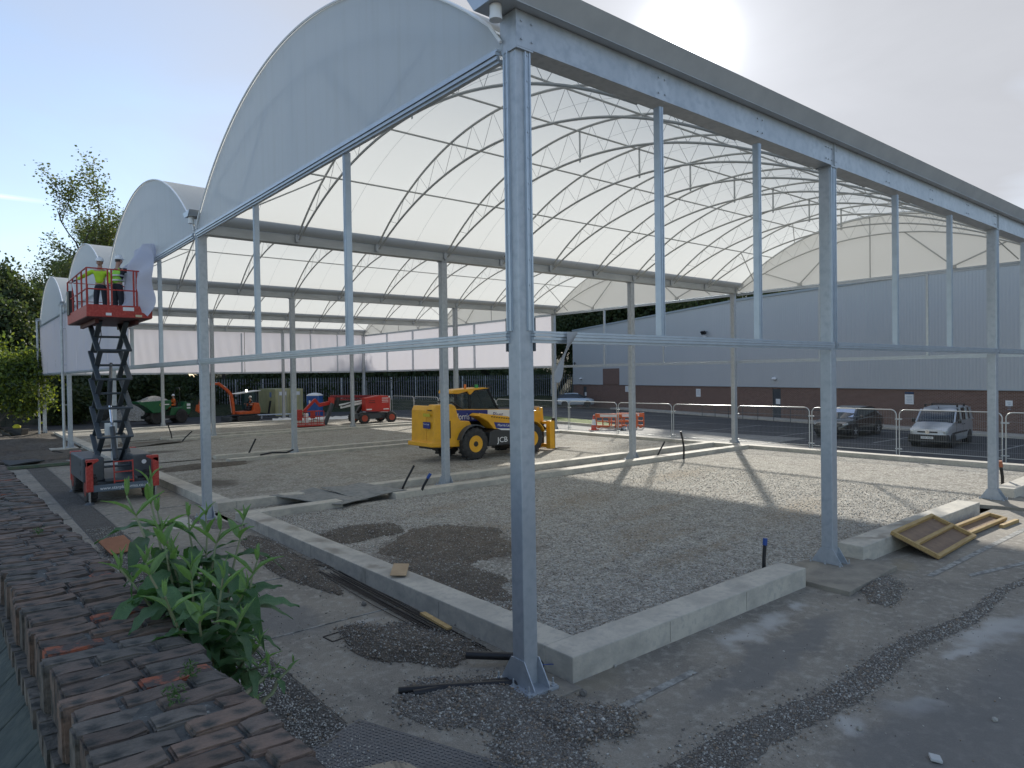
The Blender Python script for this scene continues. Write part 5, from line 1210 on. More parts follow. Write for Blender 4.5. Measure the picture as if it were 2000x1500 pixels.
# pale hatchback beyond the verge
hb_ = [(0,.58,.35,.62),(.07,.76,.24,.78),(.4,.84,.2,.9),(1.0,.87,.2,.96),(2.8,.87,.2,1.0),(3.7,.86,.22,1.0),(4.0,.8,.3,.92)]
hg_ = [(.95,.76,.68,.95,.98),(1.35,.78,.66,.98,1.25),(1.75,.78,.62,1.0,1.45),(2.2,.78,.62,1.0,1.5),(3.2,.78,.62,1.0,1.46),(3.75,.77,.64,.98,1.3),(3.9,.76,.68,.96,1.1)]
suv.scale = (1.08,1.04,1.02)
hc, hbody, hgl = car('parked_car', 'pale silver hatchback parked beyond the grass bank at the end of the warehouse', 'car', (49.2, 46.0, .1), R(142), mat('pale_silver_paint', (.42,.46,.5), .3, .4, coat=.5), 4.0, hb_, hg_, (.8, 3.25), .3, mat('silver_hubcap', (0,0,0)))
# ================================================================== FOREGROUND BRICK WALL
WT = 3.7512-.95            # level of the brick tops
wall = thing('brick_wall', 'old dark weathered brick wall with bricks on edge along its top, lower left corner', 'wall', (0, 0, 0))
def wbrick(col, v2, nm):
    return mat(nm, col, .92, 0, var=v2, vscale=9, vstretch=(1,1,1), vlo=.42, vhi=.62, var2=(.035,.036,.032), v2scale=16, v2lo=.46, v2hi=.64, bump=1.0, bscale=38, bdist=.012, rnd=.3)
bmats = [wbrick((.145,.108,.085),(.085,.072,.06),'weathered_brick_dark'), wbrick((.165,.112,.082),(.09,.072,.058),'weathered_brick_brown'), wbrick((.13,.114,.095),(.075,.068,.058),'weathered_brick_grey')]
red_b = mat('broken_orange_brick', (.30,.09,.045), .9, 0, var=(.07,.055,.048), vscale=11, vlo=.42, vhi=.5, bump=.8, bscale=40, bdist=.01)
LENS = (.11, .14, .175, .21, .235, .26)
vmesh = {}
for L in LENS:
    for q in range(5):
        bm = bmesh.new(); bmesh.ops.create_cube(bm, size=1); bmesh.ops.scale(bm, vec=(L, .090, .16), verts=bm.verts)
        bmesh.ops.subdivide_edges(bm, edges=[e for e in bm.edges if abs(e.verts[0].co.x-e.verts[1].co.x) > .05], cuts=2)
        bmesh.ops.bevel(bm, geom=[e for e in bm.edges if len(e.link_faces) == 2 and e.calc_face_angle(0) > .5], offset=.006, segments=2, affect='EDGES', clamp_overlap=True)
        kx = random.uniform(0, 6); 
        for v in bm.verts:
            v.co.x += random.uniform(-.002,.002); v.co.y += random.uniform(-.002,.002); v.co.z += random.uniform(-.002,.002) + .003*math.sin(v.co.x*30+kx)
            if q in (2, 4) and v.co.x > L*.3 and v.co.z > .05: v.co.z -= .012; v.co.x -= .008
        me = bpy.data.meshes.new('brick'); bm.to_mesh(me); bm.free(); me.materials.append(red_b if (q == 4) else bmats[q % 3]); me.polygons.foreach_set('use_smooth', [True]*len(me.polygons))
        try: me.set_sharp_from_angle(angle=R(50))
        except Exception: pass
        vmesh.setdefault(L, []).append(me)
def wx(y):                       # centre line and width of the wall
    return -4.825 + (y+4.0)*-.026, .45
cnt = 0; ang = .03
y = -5.35
while y < 3.6 and cnt < 296:
    cx, w = wx(y); wo = random.uniform(-.012, .012)
    cuts = random.choice([(.46,.54),(.52,.48),(.36,.40,.24),(.28,.42,.30),(.48,.52)]) if y < 1.2 else (.5, .5)
    x = cx - w/2 + wo
    for c in cuts:
        L = c*w - .012
        LQ = min(LENS, key=lambda q_: abs(q_-L)); b = link('brick', vmesh[LQ][4] if random.random() < .06 else random.choice(vmesh[LQ][:4]), wall, (x+L/2, y+random.uniform(-.003,.003), WT-.08+random.uniform(-.006,.004)), (random.uniform(-.035,.035), random.uniform(-.012,.012), ang+random.uniform(-.015,.015)))
        b.scale = (L/LQ, 1, 1); x += L+.012; cnt += 1
    y += .099
morm = mat('lime_mortar', (.12,.12,.11), .95, 0, var=(.055,.056,.052), vscale=14, var2=(.30,.30,.27), v2scale=30, v2lo=.6, v2hi=.72, bump=.6, bscale=50)
core = MB(); cx0, w0 = wx(-5.4); cx1, w1 = wx(12)
V = []; ny = 240; prof = [(-.5,-2.8),(-.485,-.16),(-.47,-.022),(-.2,-.010),(0,-.012),(.2,-.010),(.47,-.022),(.485,-.16),(.5,-2.8)]
for i in range(ny+1):
    yy = -5.45 + 17.45*i/ny; cx, w = wx(yy)
    for px, pz in prof: V.append((cx+px*w*.97+random.uniform(-.004,.004), yy, WT+pz+random.uniform(-.006,.005)))
m_ = len(prof); F = [(i*m_+k, (i+1)*m_+k, (i+1)*m_+k+1, i*m_+k+1) for i in range(ny) for k in range(m_-1)]
link('mortar_core', np_mesh('mortar_core', V, F, morm), wall)
# the rest of the coping beyond the first three hundred bricks, joined
far_b = MB(); yy = y
while yy < 9:
    cx, w = wx(yy); far_b.obox((cx-w*.25, yy, WT-.07), (w*.48, .084, .16), (random.uniform(-.03,.03),0,ang)); far_b.obox((cx+w*.25, yy, WT-.07+random.uniform(-.004,.004)), (w*.48, .084, .16), (random.uniform(-.03,.03),0,ang)); yy += .099
o = far_b.build('distant_brick', bmats[0], wall); o['kind'] = 'stuff'
# header courses on the left face
fc = MB()
for r_ in range(1):
    yy = -5.4 + (.04 if r_ % 2 else 0)
    while yy < 3.0:
        cx, w = wx(yy); fc.obox((cx-w/2-.002+random.uniform(-.004,.004), yy, WT-.20-r_*.078), (.05, .1, .066), (0, random.uniform(-.02,.02), 0)); yy += .112
o = fc.build('face_brick', bmats[2], wall); o['kind'] = 'stuff'
# green slate-like slabs below on the left
slab_m = mat('mossy_green_slab', (.045,.06,.056), .8, 0, var=(.03,.042,.038), vscale=4, var2=(.06,.072,.062), v2scale=18, bump=.4, bscale=30, rnd=.12)
cs_ = thing('slab_coping', 'row of dark green weathered slabs running below the left face of the brick wall', 'coping', (0,0,0))
for k in range(14):
    yy = -5.46+k*.38; mb = MB(); mb.obox((-5.145+(yy+3)*-.026, yy, WT-.39), (.26,.368,.04), (0,-.75,.03+random.uniform(-.012,.012))); mb.build('slab', slab_m, cs_, bevel=.008)
dark_fill = MB(); dark_fill.add([(-5.1,-6,WT-1.0),(-5.1,8,WT-1.0),(-5.30,8,WT-.62),(-5.30,-6,WT-.62),(-5.7,8,WT-1.25),(-5.7,-6,WT-1.25),(-7.5,8,WT-1.6),(-7.5,-6,WT-1.6)], [(0,1,2,3),(3,2,4,5),(5,4,6,7)])
tag(dark_fill.build('darkness_sheet', mat('painted_darkness', (.02,.026,.02), .95, 0, var=(.04,.045,.03), vscale=3, bump=1, bscale=20, bdist=.05)), kind='structure')  # near-black sheet, the darkness beside the slabs put into its colour

# ================================================================== BUDDLEIA in the wall
leaf_m = mat('plant_leaf', (.065,.135,.055), .55, 0, var=(.10,.18,.075), vscale=5, var2=(.04,.09,.04), v2scale=60, transl=.25, tcol=(.10,.28,.04), rnd=.3, bump=.4, bscale=55, bdist=.006)
young_m = mat('young_leaf', (.15,.25,.085), .55, 0, var=(.20,.30,.12), vscale=9, transl=.35, tcol=(.2,.42,.06), rnd=.2)
stem_m = mat('plant_stem', (.16,.22,.10), .7, 0, var=(.22,.2,.12), vscale=12)
def leaf_mesh(mt, L=1.0, W=.27, droop=.35, fold=.12, wave=.03):
    n = 12; V = []; F = []
    for i in range(n+1):
        t = i/n; w = W*.5*(math.sin(math.pi*min(1, t**.75))**.85)*(1-.25*t) + .004; z = .25*t - droop*t*t*1.2
        x = t*L*(1-.12*droop*t)
        V += [(x,-w,z+fold*w*2+wave*math.sin(t*21)), (x,-w*.5,z+fold*w*.8), (x,0,z-.006), (x,w*.5,z+fold*w*.8), (x,w,z+fold*w*2+wave*math.cos(t*19))]
    for i in range(n):
        for k in range(4): F.append((i*5+k, (i+1)*5+k, (i+1)*5+k+1, i*5+k+1))
    return np_mesh('leaf', V, F, mt, True)
leaves = [leaf_mesh(leaf_m, 1, .33, .4), leaf_mesh(leaf_m, 1, .30, .65, .2), leaf_mesh(leaf_m, 1, .37, .25, .08), leaf_mesh(leaf_m, 1, .29, .9, .15)]
yleaves = [leaf_mesh(young_m, 1, .2, .1, .4, .01), leaf_mesh(young_m, 1, .22, .3, .35, .01)]
nleaf = [0]
def shrub(name, label, root, tips, base_len, parent=None):
    pl = thing(name, label, 'plant', root)
    rt = Vector(root)
    for (tip, k_, L0) in tips:
        tip = Vector(tip); b = Vector((random.uniform(-.06,.06), random.uniform(-.12,.12), random.uniform(-.1,.05)))
        P = []; T_ = tip-rt
        for i in range(9):
            t = i/8; p = b.lerp(T_, t); p.z = b.z + (T_.z-b.z)*(t**.8); p += Vector((random.uniform(-.008,.008), random.uniform(-.008,.008), 0)); P.append(p)
        MB().tube(P, [.010-.0065*(i/8) for i in range(9)], 6).build('stem', stem_m, pl, smooth=True)
        rot = random.uniform(0, 3.14)
        for q in range(k_):
            t = 1 - (q/k_)*.62; i = min(7, int(t*8)); fr = t*8-i; p = P[i].lerp(P[i+1], fr); d = (P[i+1]-P[i]).normalized()
            rot += math.pi/2 + random.uniform(-.35,.35)
            young = q < 2
            for s in (0, math.pi):
                a = rot + s; side = Vector((math.cos(a), math.sin(a), 0)); el = R(58) if q == 0 else (R(35) if q == 1 else R(random.uniform(-38, 20)))
                M = Matrix.Rotation(a, 4, 'Z') @ Matrix.Rotation(-el, 4, 'Y') @ Matrix.Rotation(random.uniform(-.4,.4), 4, 'X')
                L = L0*(.42 if q == 0 else .72 if q == 1 else random.uniform(.85,1.15))
                o = link('leaf', random.choice(yleaves if young else leaves), pl); o.matrix_basis = Matrix.Translation(p) @ M @ Matrix.Scale(L, 4); nleaf[0] += 1
            if q == 0:
                o = link('leaf', yleaves[0], pl); o.matrix_basis = Matrix.Translation(p) @ Matrix.Rotation(rot, 4, 'Z') @ Matrix.Rotation(-R(84), 4, 'Y') @ Matrix.Scale(L0*.36, 4)
    return pl
random.seed(21)
tips = [(-4.571,-2.663,3.257,4,.20),(-4.677,-2.771,3.228,4,.19),(-4.557,-2.742,3.133,4,.17),(-4.421,-2.725,3.087,5,.18),(-4.34,-2.727,3.081,4,.17),(-4.6,-3.031,3.082,6,.19),(-4.325,-2.934,3.045,5,.19),
        (-4.209,-2.9,3.064,4,.19),(-4.712,-3.264,3.029,5,.18),(-4.561,-3.325,2.983,6,.19),(-4.454,-3.413,2.95,5,.18),(-4.266,-3.243,2.953,5,.18),(-4.70,-3.5,2.95,3,.16),(-4.584,-3.567,2.876,4,.18),
        (-4.442,-3.555,2.81,5,.16),(-4.373,-3.549,2.701,4,.14),(-4.404,-3.718,2.683,4,.12),(-4.768,-3.09,2.983,4,.2),(-4.564,-2.998,2.99,6,.19),(-4.342,-3.313,2.862,5,.18),(-4.45,-3.1,2.85,6,.19)]
shrub('buddleia_shrub', 'large leafy green shrub growing out of the brick wall, long pointed leaves', (-4.50,-3.25,2.38), [((a,b,c), k_+1, L*1.2) for a, b, c, k_, L in tips], .3)
shrub('trailing_shrub_shoot', 'small trailing shoot with narrow leaves hanging out right of the shrub above the slabs', (-4.46,-3.66,2.60), [((-4.255,-3.583,2.608),3,.09),((-4.33,-3.62,2.62),3,.08),((-4.514,-3.951,2.668),3,.07)], .2)
weed_m = mat('small_weed', (.08,.15,.04), .7, transl=.3)
for nm, (x, y, z), lab in (('wall_weed', (-4.72,-3.93,WT), 'small feathery weed growing in a joint on top of the brick wall'), ('wall_weed', (-4.80,-4.08,WT), 'tiny round weed tuft nearest the camera on top of the brick wall'), ('moss_tuft', (-4.88,-1.15,WT), 'little yellow-green moss tuft on the far part of the brick wall')):
    mb = MB()
    for q in range(70 if nm == 'wall_weed' else 50):
        a = random.uniform(0, 6.28); r_ = random.uniform(0, .035); h = random.uniform(.004,.05); c = (r_*math.cos(a), r_*math.sin(a), h); mb.obox(c, (.012,.004,.001), (random.uniform(-1,1),random.uniform(-1,1),a))
    o = mb.build(nm, weed_m); o.location = (x,y,z); tag(o, lab, 'weed')

# ================================================================== TREES
def tree_parts(seed, H, spread, depth, nleaf_, lsize, mats_leaf, bark, trunk_r, start=.25, jitter=.5, droop=0.0):
    rs = random.Random(seed); mb = MB(); pts = []
    def grow(p, d, L, r, lev):
        n = 4; P = [p]; q = p.copy(); dd = d.copy()
        for i in range(n):
            dd = (dd + Vector((rs.uniform(-.18,.18), rs.uniform(-.18,.18), rs.uniform(-.06,.12)-droop*(lev > 2)))).normalized(); q = q + dd*(L/n); P.append(q.copy())
        mb.tube(P, [r*(1-.55*i/n) for i in range(n+1)], 6 if lev < 2 else 4, False)
        if lev >= depth-1: pts.extend([(P[i].lerp(P[i+1], rs.random()), lev) for i in range(n) for _ in range(2)])
        if lev == depth: return
        k = rs.choice((3,4,4)) if lev else rs.choice((5,6))
        for c in range(k):
            t = rs.uniform(.35, 1.0) if lev else rs.uniform(start, 1.0)
            i = min(n-1, int(t*n)); s = P[i].lerp(P[i+1], t*n-i)
            a = rs.uniform(0, 6.28); sp = spread*rs.uniform(.6,1.25); nd = (dd*(1) + Vector((math.cos(a), math.sin(a), rs.uniform(-.1,.35)))*sp).normalized()
            grow(s, nd, L*rs.uniform(.55,.75), r*.5, lev+1)
    grow(Vector((0,0,0)), Vector((0,0,1)), H*.55, trunk_r, 0)
    trunk = mb.mesh('trunk', bark, False)
    cen = np.array([p[0] for p in pts]); n = nleaf_; ii = np.random.RandomState(seed).randint(0, len(cen), n)
    rr_ = np.random.RandomState(seed+1); P = cen[ii] + rr_.normal(0, jitter, (n, 3))
    # quads
    u = rr_.normal(size=(n,3)); u /= np.linalg.norm(u, axis=1)[:,None]; v = np.cross(u, rr_.normal(size=(n,3))); v /= np.linalg.norm(v, axis=1)[:,None]
    s = lsize*rr_.uniform(.55,1.3,(n,1)); V = np.stack([P-u*s-v*s*.5, P+u*s*.2-v*s*.75, P+u*s+v*s*.3, P-u*s*.2+v*s*.7], 1).reshape(-1,3)
    me = np_mesh('crown', V, np.arange(n*4).reshape(-1,4), mats_leaf); me.polygons.foreach_set('material_index', rr_.choice(len(mats_leaf), n).astype(np.int32))
    return trunk, me
bark = mat('grey_bark', (.07,.06,.05), .9, var=(.12,.11,.09), vscale=4)
def lm(nm, c, tr): return mat(nm, c, .6, 0, transl=.4, tcol=tr, rnd=.15)
Ld = [lm('leaf_dark_green', (.04,.065,.025), (.07,.10,.02)), lm('leaf_olive', (.06,.08,.03), (.11,.13,.03)), lm('leaf_mid_green', (.05,.085,.035), (.09,.13,.03))]
Ly = [lm('leaf_spring_yellow', (.16,.21,.03), (.30,.34,.03)), lm('leaf_spring_green', (.10,.16,.03), (.2,.27,.03)), lm('leaf_mid_green', (0,0,0), (0,0,0))]
La = [lm('leaf_airy_green', (.11,.15,.05), (.20,.24,.05)), lm('leaf_airy_olive', (.10,.12,.045), (.17,.18,.05)), lm('leaf_airy_mid', (.07,.11,.04), (.12,.17,.04))]
protos = {'airy': tree_parts(5, 20, .62, 4, 24000, .115, La, bark, .32, .3, .42), 'airy2': tree_parts(9, 15, .7, 4, 18000, .115, La, bark, .22, .2, .4),
          'dense': tree_parts(12, 13, .85, 4, 22000, .2, Ld, bark, .28, .1, .75), 'dense2': tree_parts(17, 11, 1.0, 4, 22000, .19, Ld, bark, .24, .08, .8),
          'bush': tree_parts(23, 6.5, 1.1, 4, 20000, .10, Ly, bark, .10, .05, .38), 'thin': tree_parts(31, 11, .6, 4, 2600, .13, Ld, bark, .16, .2, .3),
          'low': tree_parts(40, 5, 1.2, 3, 9000, .2, Ld, bark, .12, .03, .7)}
NTH = ['first','second','third','fourth','fifth','sixth','seventh','eighth','ninth','tenth','eleventh','twelfth','thirteenth','fourteenth','fifteenth','sixteenth','seventeenth','eighteenth']
def order(L): 
    a = [-math.atan2(q[1]+6.26, q[0]+5.3) for q in L]; return [NTH[sorted(a).index(v)] for v in a]
def tree(kind, x, y, z, s, label, sz=None, group='trees in the wood behind the site', cat='tree', rz=None):
    t = thing('broadleaf_tree' if kind not in ('bush','low') else 'bush', label, cat, (x, y, z), random.uniform(0, 6.28) if rz is None else rz, group); k = sz or s; t.scale = (s, s, k)
    tr_, cr_ = protos[kind]; link('trunk', tr_, t); link('crown', cr_, t); return t
tree('airy', 9.2, 86.6, 2.0, 1.3, 'tallest tree, airy crown standing high left of the white arches', rz=2.4, sz=.98)
tree('airy', 14.5, 88, 2.5, .86, 'tall airy tree just behind the second white arch, right of the tallest one')
tree('airy2', .4, 74, 1.0, .82, 'airy tree with a pale green top at the left edge of the photo')
tree('thin', 4.2, 79, 1, 1.0, 'thin twiggy tree in the dip between the two airy trees')
tree('thin', 6.5, 75, 1, .95, 'bare-branched tree in front of the tallest tree')
tree('airy2', 11.5, 80, 1.5, .8, 'smaller airy tree rising behind the third white arch')
random.seed(5)
tl_ = [(-6,66,.85),(-2,69,.82),(2.2,71,.8),(5.8,73,.78),(9.5,75,.78),(-9.5,60,.85),(13.5,77,.72),(-5,74,.95)]
for k, ((x, y, s), nth) in enumerate(zip(tl_, order(tl_))):
    tree('dense' if k % 2 else 'dense2', x, y, 1.0, s, nth+' dark dense tree from the left in the mass behind the yellow-green bushes')
bk_ = [(15,76),(19,74.5),(23,73.5),(27,72.5),(31,70.5),(35,69),(39,68),(43,66),(47,64),(51,62.5),(55,61),(59,60),(64,58),(25,79),(33,77),(41,75),(49,71),(57,68)]
for k, ((x, y), nth) in enumerate(zip(bk_, order(bk_))):
    tree('dense' if k % 2 else 'dense2', x, y, 2.2, random.uniform(.7,.85), nth+' dark dense tree from the left in the row behind the palisade fence')
bs_ = [(8,70.5),(12,70.2),(16,71.5),(20,70.8),(24,69.3),(28,67.6),(32,66),(36,64.6),(40,62.9),(44,61.3),(48,59.4),(52,57.8),(4,69),(0,67.5),(-4,66)]
for k, ((x, y), nth) in enumerate(zip(bs_, order(bs_))):
    tree('low', x, y, .8, random.uniform(.75,1.0), nth+' dark low bush from the left on the bank along the palisade fence', group='bushes along the fence', cat='bush')
wb_ = [(61,62,.98,'dense'),(66,56,1.02,'dense2'),(70,50,1.0,'dense'),(68,45,1.0,'airy2'),(71,40.5,.98,'thin'),(73,37,.96,'airy2'),(75,32,.98,'airy2'),(76,27,.8,'airy2'),(77,22,.7,'airy2'),(63,69,1.1,'dense2'),(74,44,1.05,'thin'),(78,17,.6,'airy2')]
for k, ((x, y, s, kd), nth) in enumerate(zip(wb_, order(wb_))):
    tree(kd, x, y, 2.2, s*1.13, ('airy' if kd == 'airy2' else 'bare twiggy' if kd == 'thin' else 'dark dense')+' tree, '+nth+' from the left among the tops over the warehouse roof', group='trees behind the warehouse')
for k, (x, y) in enumerate([(58,55.5),(62,52.5),(66,50)]): tree('dense2', x, y, -.5, .62, NTH[k]+' bush from the left filling the gap by the far corner of the warehouse', group='bushes by the warehouse corner', cat='bush')
tree('bush', -3.0, 53.2, 0, 1.12, 'bright yellow-green bush at the left edge, largest and lowest', group=None, cat='bush')
tree('bush', -6.2, 56.5, .3, 1.35, 'bright yellow-green tree at the left edge, standing behind the low bush', group=None, cat='bush')
tree('bush', -2.2, 59.5, .3, .75, 'smaller leafy bush between the left pipe and the farthest gable column', group=None, cat='bush')
tree('low', 3.2, 63.2, 0, .7, 'dark ivy-like bush in front of the low block wall', group=None, cat='bush')

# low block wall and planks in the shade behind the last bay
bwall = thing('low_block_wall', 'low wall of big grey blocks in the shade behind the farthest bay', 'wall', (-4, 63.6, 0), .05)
blk = MB().box(0,0,0,1.18,.5,.58).mesh('concrete_block', mat('dark_grey_block', (.09,.095,.085), .9, 0, var=(.05,.055,.045), vscale=2, bump=.4, bscale=12))  # dark grey blocks, mottled darker by noise
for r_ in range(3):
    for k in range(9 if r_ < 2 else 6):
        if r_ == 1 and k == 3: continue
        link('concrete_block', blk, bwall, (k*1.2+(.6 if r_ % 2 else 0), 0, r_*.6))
hp_ = []
for i in range(20):
    for j2 in range(12): hp_.append((5.5*(i/19-.5), 2.6*(j2/11-.5), max(0, 1-((i/19-.5)*2)**2)*max(0,1-((j2/11-.5)*2)**2)*1.6+random.uniform(0,.1)))
o = link('rubble_heap', np_mesh('rubble_heap', hp_, [(i*12+k, (i+1)*12+k, (i+1)*12+k+1, i*12+k+1) for i in range(19) for k in range(11)], gravel_b, True)); o.location = (8.2, 63.3, 0); tag(o, kind='stuff')

# ================================================================== DUCTS, MATS, BOARDS
def duct(pts, r, label, nm='black_duct', cap=None, mt=black_pl):
    o = MB().tube(pts, r, 12).build(nm, mt, smooth=True); tag(o, label, 'duct', 'black ducts sticking out of the ground')
    if cap: MB().tube(cap, r*1.25, 12).build('end_tape', blue_pl, o, smooth=True)
    return o
duct([(6.05,13.35,-.1),(6.2,13.2,.35),(6.42,13.06,.82)], .035, 'black duct stub leaning right, behind the kerb next to the grey mats')
duct([(5.84,11.92,-.1),(5.98,11.8,.35),(6.16,11.7,.70)], .04, 'black duct stub with a blue taped end standing on the near twin kerb', cap=[(6.09,11.74,.58),(6.17,11.69,.72)])
duct([(5.86,.33,-.1),(5.88,.33,.4),(5.91,.32,.74)], .032, 'black duct stub with a blue end standing behind the nearest kerb beam', cap=[(5.9,.322,.64),(5.912,.32,.76)])
duct([(19.5,.4,-.1),(19.48,.4,.4),(19.4,.42,.75)], .045, 'black duct with a reddish top at the right edge of the photo', cap=None)
tag(MB().tube([(19.42,.42,.72),(19.36,.43,.9)], .06, 10).build('clay_connector', mat('clay_connector', (.35,.12,.06), .7), smooth=True), 'reddish clay connector on top of the duct at the right edge', 'connector')
duct([(18.62,11.5,-.1),(18.66,11.5,.5),(18.6,11.52,.9),(18.5,11.54,1.24)], .04, 'tall bent black duct rising from the near twin kerb')
duct([(19.2,13.4,-.1),(19.35,13.3,.25),(19.55,13.2,.62)], .035, 'short leaning black duct between the far twin kerbs, left of the bent one')
duct([(5.6,26.9,-.1),(5.8,26.8,.4),(6.0,26.7,.86)], .04, 'leaning black duct in the third bay gravel, right of the soil patch')
duct([(5.6,25.0,.26),(6.1,24.85,.34),(6.7,24.7,.3),(7.0,24.6,.42)], .04, 'black duct lying along the thin kerbs of the third bay')
duct([(5.1,38.4,-.1),(5.0,38.4,.5),(4.82,38.4,1.1)], .035, 'upright black duct left of the second gable column, far away')
duct([(5.2,37.3,-.1),(5.5,37.2,.3),(5.85,37.1,.66)], .035, 'short leaning black duct beside the far upright one')
duct([(.02,-.05,.05),(-.2,.12,.05),(-.9,.62,.035),(-1.25,.85,.03)], .045, 'longer corrugated black duct end lying in the gravel by the nearest column base', 'buried_duct')
duct([(.05,.1,.03),(-.5,.42,.03),(-1.15,.68,.02)], .045, 'shorter black duct end lying beside the longer one at the nearest column', 'buried_duct')
duct([(.5,.35,.1),(.25,.55,.12),(-.2,.95,.14)], .05, 'straight black duct behind the nearest column pointing left', 'buried_duct')
duct([(.75,-.02,.02),(.45,.28,.06),(.3,.3,.06)], .055, 'black duct mouth with blue cords under the kerb corner', 'buried_duct')
MB().tube([(.62,-.08,.1),(.45,.03,.13),(.3,.15,.12)], .006, 5).build('blue_cord', blue_pl, bpy.data.objects['buried_duct.003'])
duct([(22.4,41.0,.05),(23.4,40.2,.12),(24.3,39.4,.35)], .05, 'black duct lying under the boom lift wheel')
def matsheet(pts, z, th, label, mt, nm='rubber_mat', grp=None, wob=.02):
    n = 14; P = [Vector(p) for p in pts]; V = []
    for i in range(n+1):
        for k in range(n+1):
            u, v_ = i/n, k/n; p = P[0]*(1-u)*(1-v_)+P[1]*u*(1-v_)+P[2]*u*v_+P[3]*(1-u)*v_
            V.append((p.x, p.y, p.z+z+wob*math.sin(u*4.7+1)*math.cos(v_*5.1)+ .03*max(0,abs(u-.5)*2-.85)))
    N = len(V); V += [(a,b,c+th) for a,b,c in V]; m_ = n+1
    F = [(i*m_+k, i*m_+k+1, (i+1)*m_+k+1, (i+1)*m_+k) for i in range(n) for k in range(n)] + [(N+i*m_+k, N+(i+1)*m_+k, N+(i+1)*m_+k+1, N+i*m_+k+1) for i in range(n) for k in range(n)]
    rim = [k for k in range(m_)] + [i*m_+n for i in range(1,m_)] + [n*m_+k for k in range(n-1,-1,-1)] + [i*m_ for i in range(n-1,0,-1)]
    F += [(rim[q], rim[(q+1)%len(rim)], rim[(q+1)%len(rim)]+N, rim[q]+N) for q in range(len(rim))]
    me = np_mesh(nm, V, F, mt, True); 
    try: me.set_sharp_from_angle(angle=R(40))
    except Exception: pass
    return tag(link(nm, me), label, 'mat', grp)
mat_m = mat('grey_rubber_mat', (.19,.20,.195), .75, 0, var=(.26,.255,.235), vscale=1.5, var2=(.14,.145,.14), v2scale=7, bump=.2, bscale=60)
matsheet([(2.0,14.0,.14),(3.1,11.5,.12),(4.25,12.1,.02),(3.6,14.6,.14)], .08, .02, 'grey rubber mat bridging the kerbs, left of the pair', mat_m, grp='grey mats over the twin kerbs', wob=.03)
matsheet([(3.7,14.2,.16),(4.0,12.0,.08),(5.5,12.0,.17),(5.1,14.3,.16)], .08, .02, 'grey rubber mat overlapping the first, reaching the twin kerbs', mat_m, grp='grey mats over the twin kerbs', wob=.03)
matsheet([(-1.2,30.5,0),(-.6,27.0,0),(1.6,27.0,0),(1.4,30.6,0)], .12, .03, 'grey mats lying on the ground behind the scissor lift', mat_m, grp=None)
matsheet([(2.2,37.8,0),(2.6,35.6,0),(5.2,36.6,0),(4.6,38.6,0)], .1, .03, 'dark sheet with a curled edge lying far away left of the second gable column', mat('dark_sheet', (.12,.11,.09), .8), grp=None, wob=.06)
matsheet([(-3.6,33,0),(-3.2,30.6,0),(-1.9,31.6,0),(-2.5,33.6,0)], .08, .05, 'dark boards lying on the soil at the left edge', mat('dark_boards', (.035,.04,.042), .7), grp=None)
# chequered ground protection mat, nearest to the camera
cm_m = mat('blue_black_mat', (.045,.055,.068), .42, 0, var=(.075,.085,.10), vscale=1.3, var2=(.12,.13,.13), v2scale=26, v2lo=.58, v2hi=.75, bump=.1, bscale=50)
cm = thing('ground_mat', 'blue-black chequered plastic ground mat with a shallow puddle on it, bottom of the photo', 'mat', (-1.9,.58,.0), math.atan2(-1.85,.72))
MB().box(0,-1.45,0,3.3,0,.02).build('mat_sheet', cm_m, cm, bevel=.006)
tread = MB()
for i in range(70):
    for k in range(30):
        x = .04+i*.046; y = -.04-k*.047
        if x > 3.27 or y < -1.43 or (.62 < x < 1.75 and -1.3 < y < -.42 and ((x-1.2)/.55)**2+((y+.88)/.44)**2 < 1): continue
        tread.obox((x,y,.0215),(.030,.012,.005),(0,0,.6 if (i+k) % 2 else -.6))
o = tread.build('raised_tread', cm_m, cm); o['kind'] = 'stuff'
for x, y in ((.06,-.07),(.06,-1.38),(1.65,-.06)): MB().cyl((x,y,.0195),(x,y,.0215),.022,n=14).build('fixing_hole', black_m, cm)
MB().box(.08,-.62,.0195,.03,-.38,.0212).build('hand_hole', black_m, cm)
pud = MB(); P = []
for k in range(40):
    a = 2*math.pi*k/40; r_ = 1+.07*math.sin(3*a+1)+.05*math.sin(7*a); P.append((1.2+.56*r_*math.cos(a), -.88+.44*r_*math.sin(a)))
pud.prism(P, 'z', .0202, .0228); tag(pud.build('puddle', mat('muddy_puddle_water', (.09,.09,.08), .04, 0, spec=.9)), kind='structure').matrix_world = cm.matrix_basis
# thin plywood and formwork
o = MB().box(-.33,-.14,0,.33,.14,.012).build('plywood_offcut', ply, bevel=.002); o.location = (.78,4.3,.345); o.rotation_euler = (.05,-.03,.95); tag(o, 'buff plywood off-cut lying on the long kerb beam', 'board')
o = MB().box(-.28,-.36,0,.28,.36,.02).build('brown_board', mat('brown_orange_board', (.36,.15,.07), .6, var=(.30,.12,.055), vscale=5)); o.location = (-2.5,10.7,.16); o.rotation_euler = (.3,0,.25); tag(o, 'orange-brown board propped behind the shrub leaves, left of the slabs', 'board')
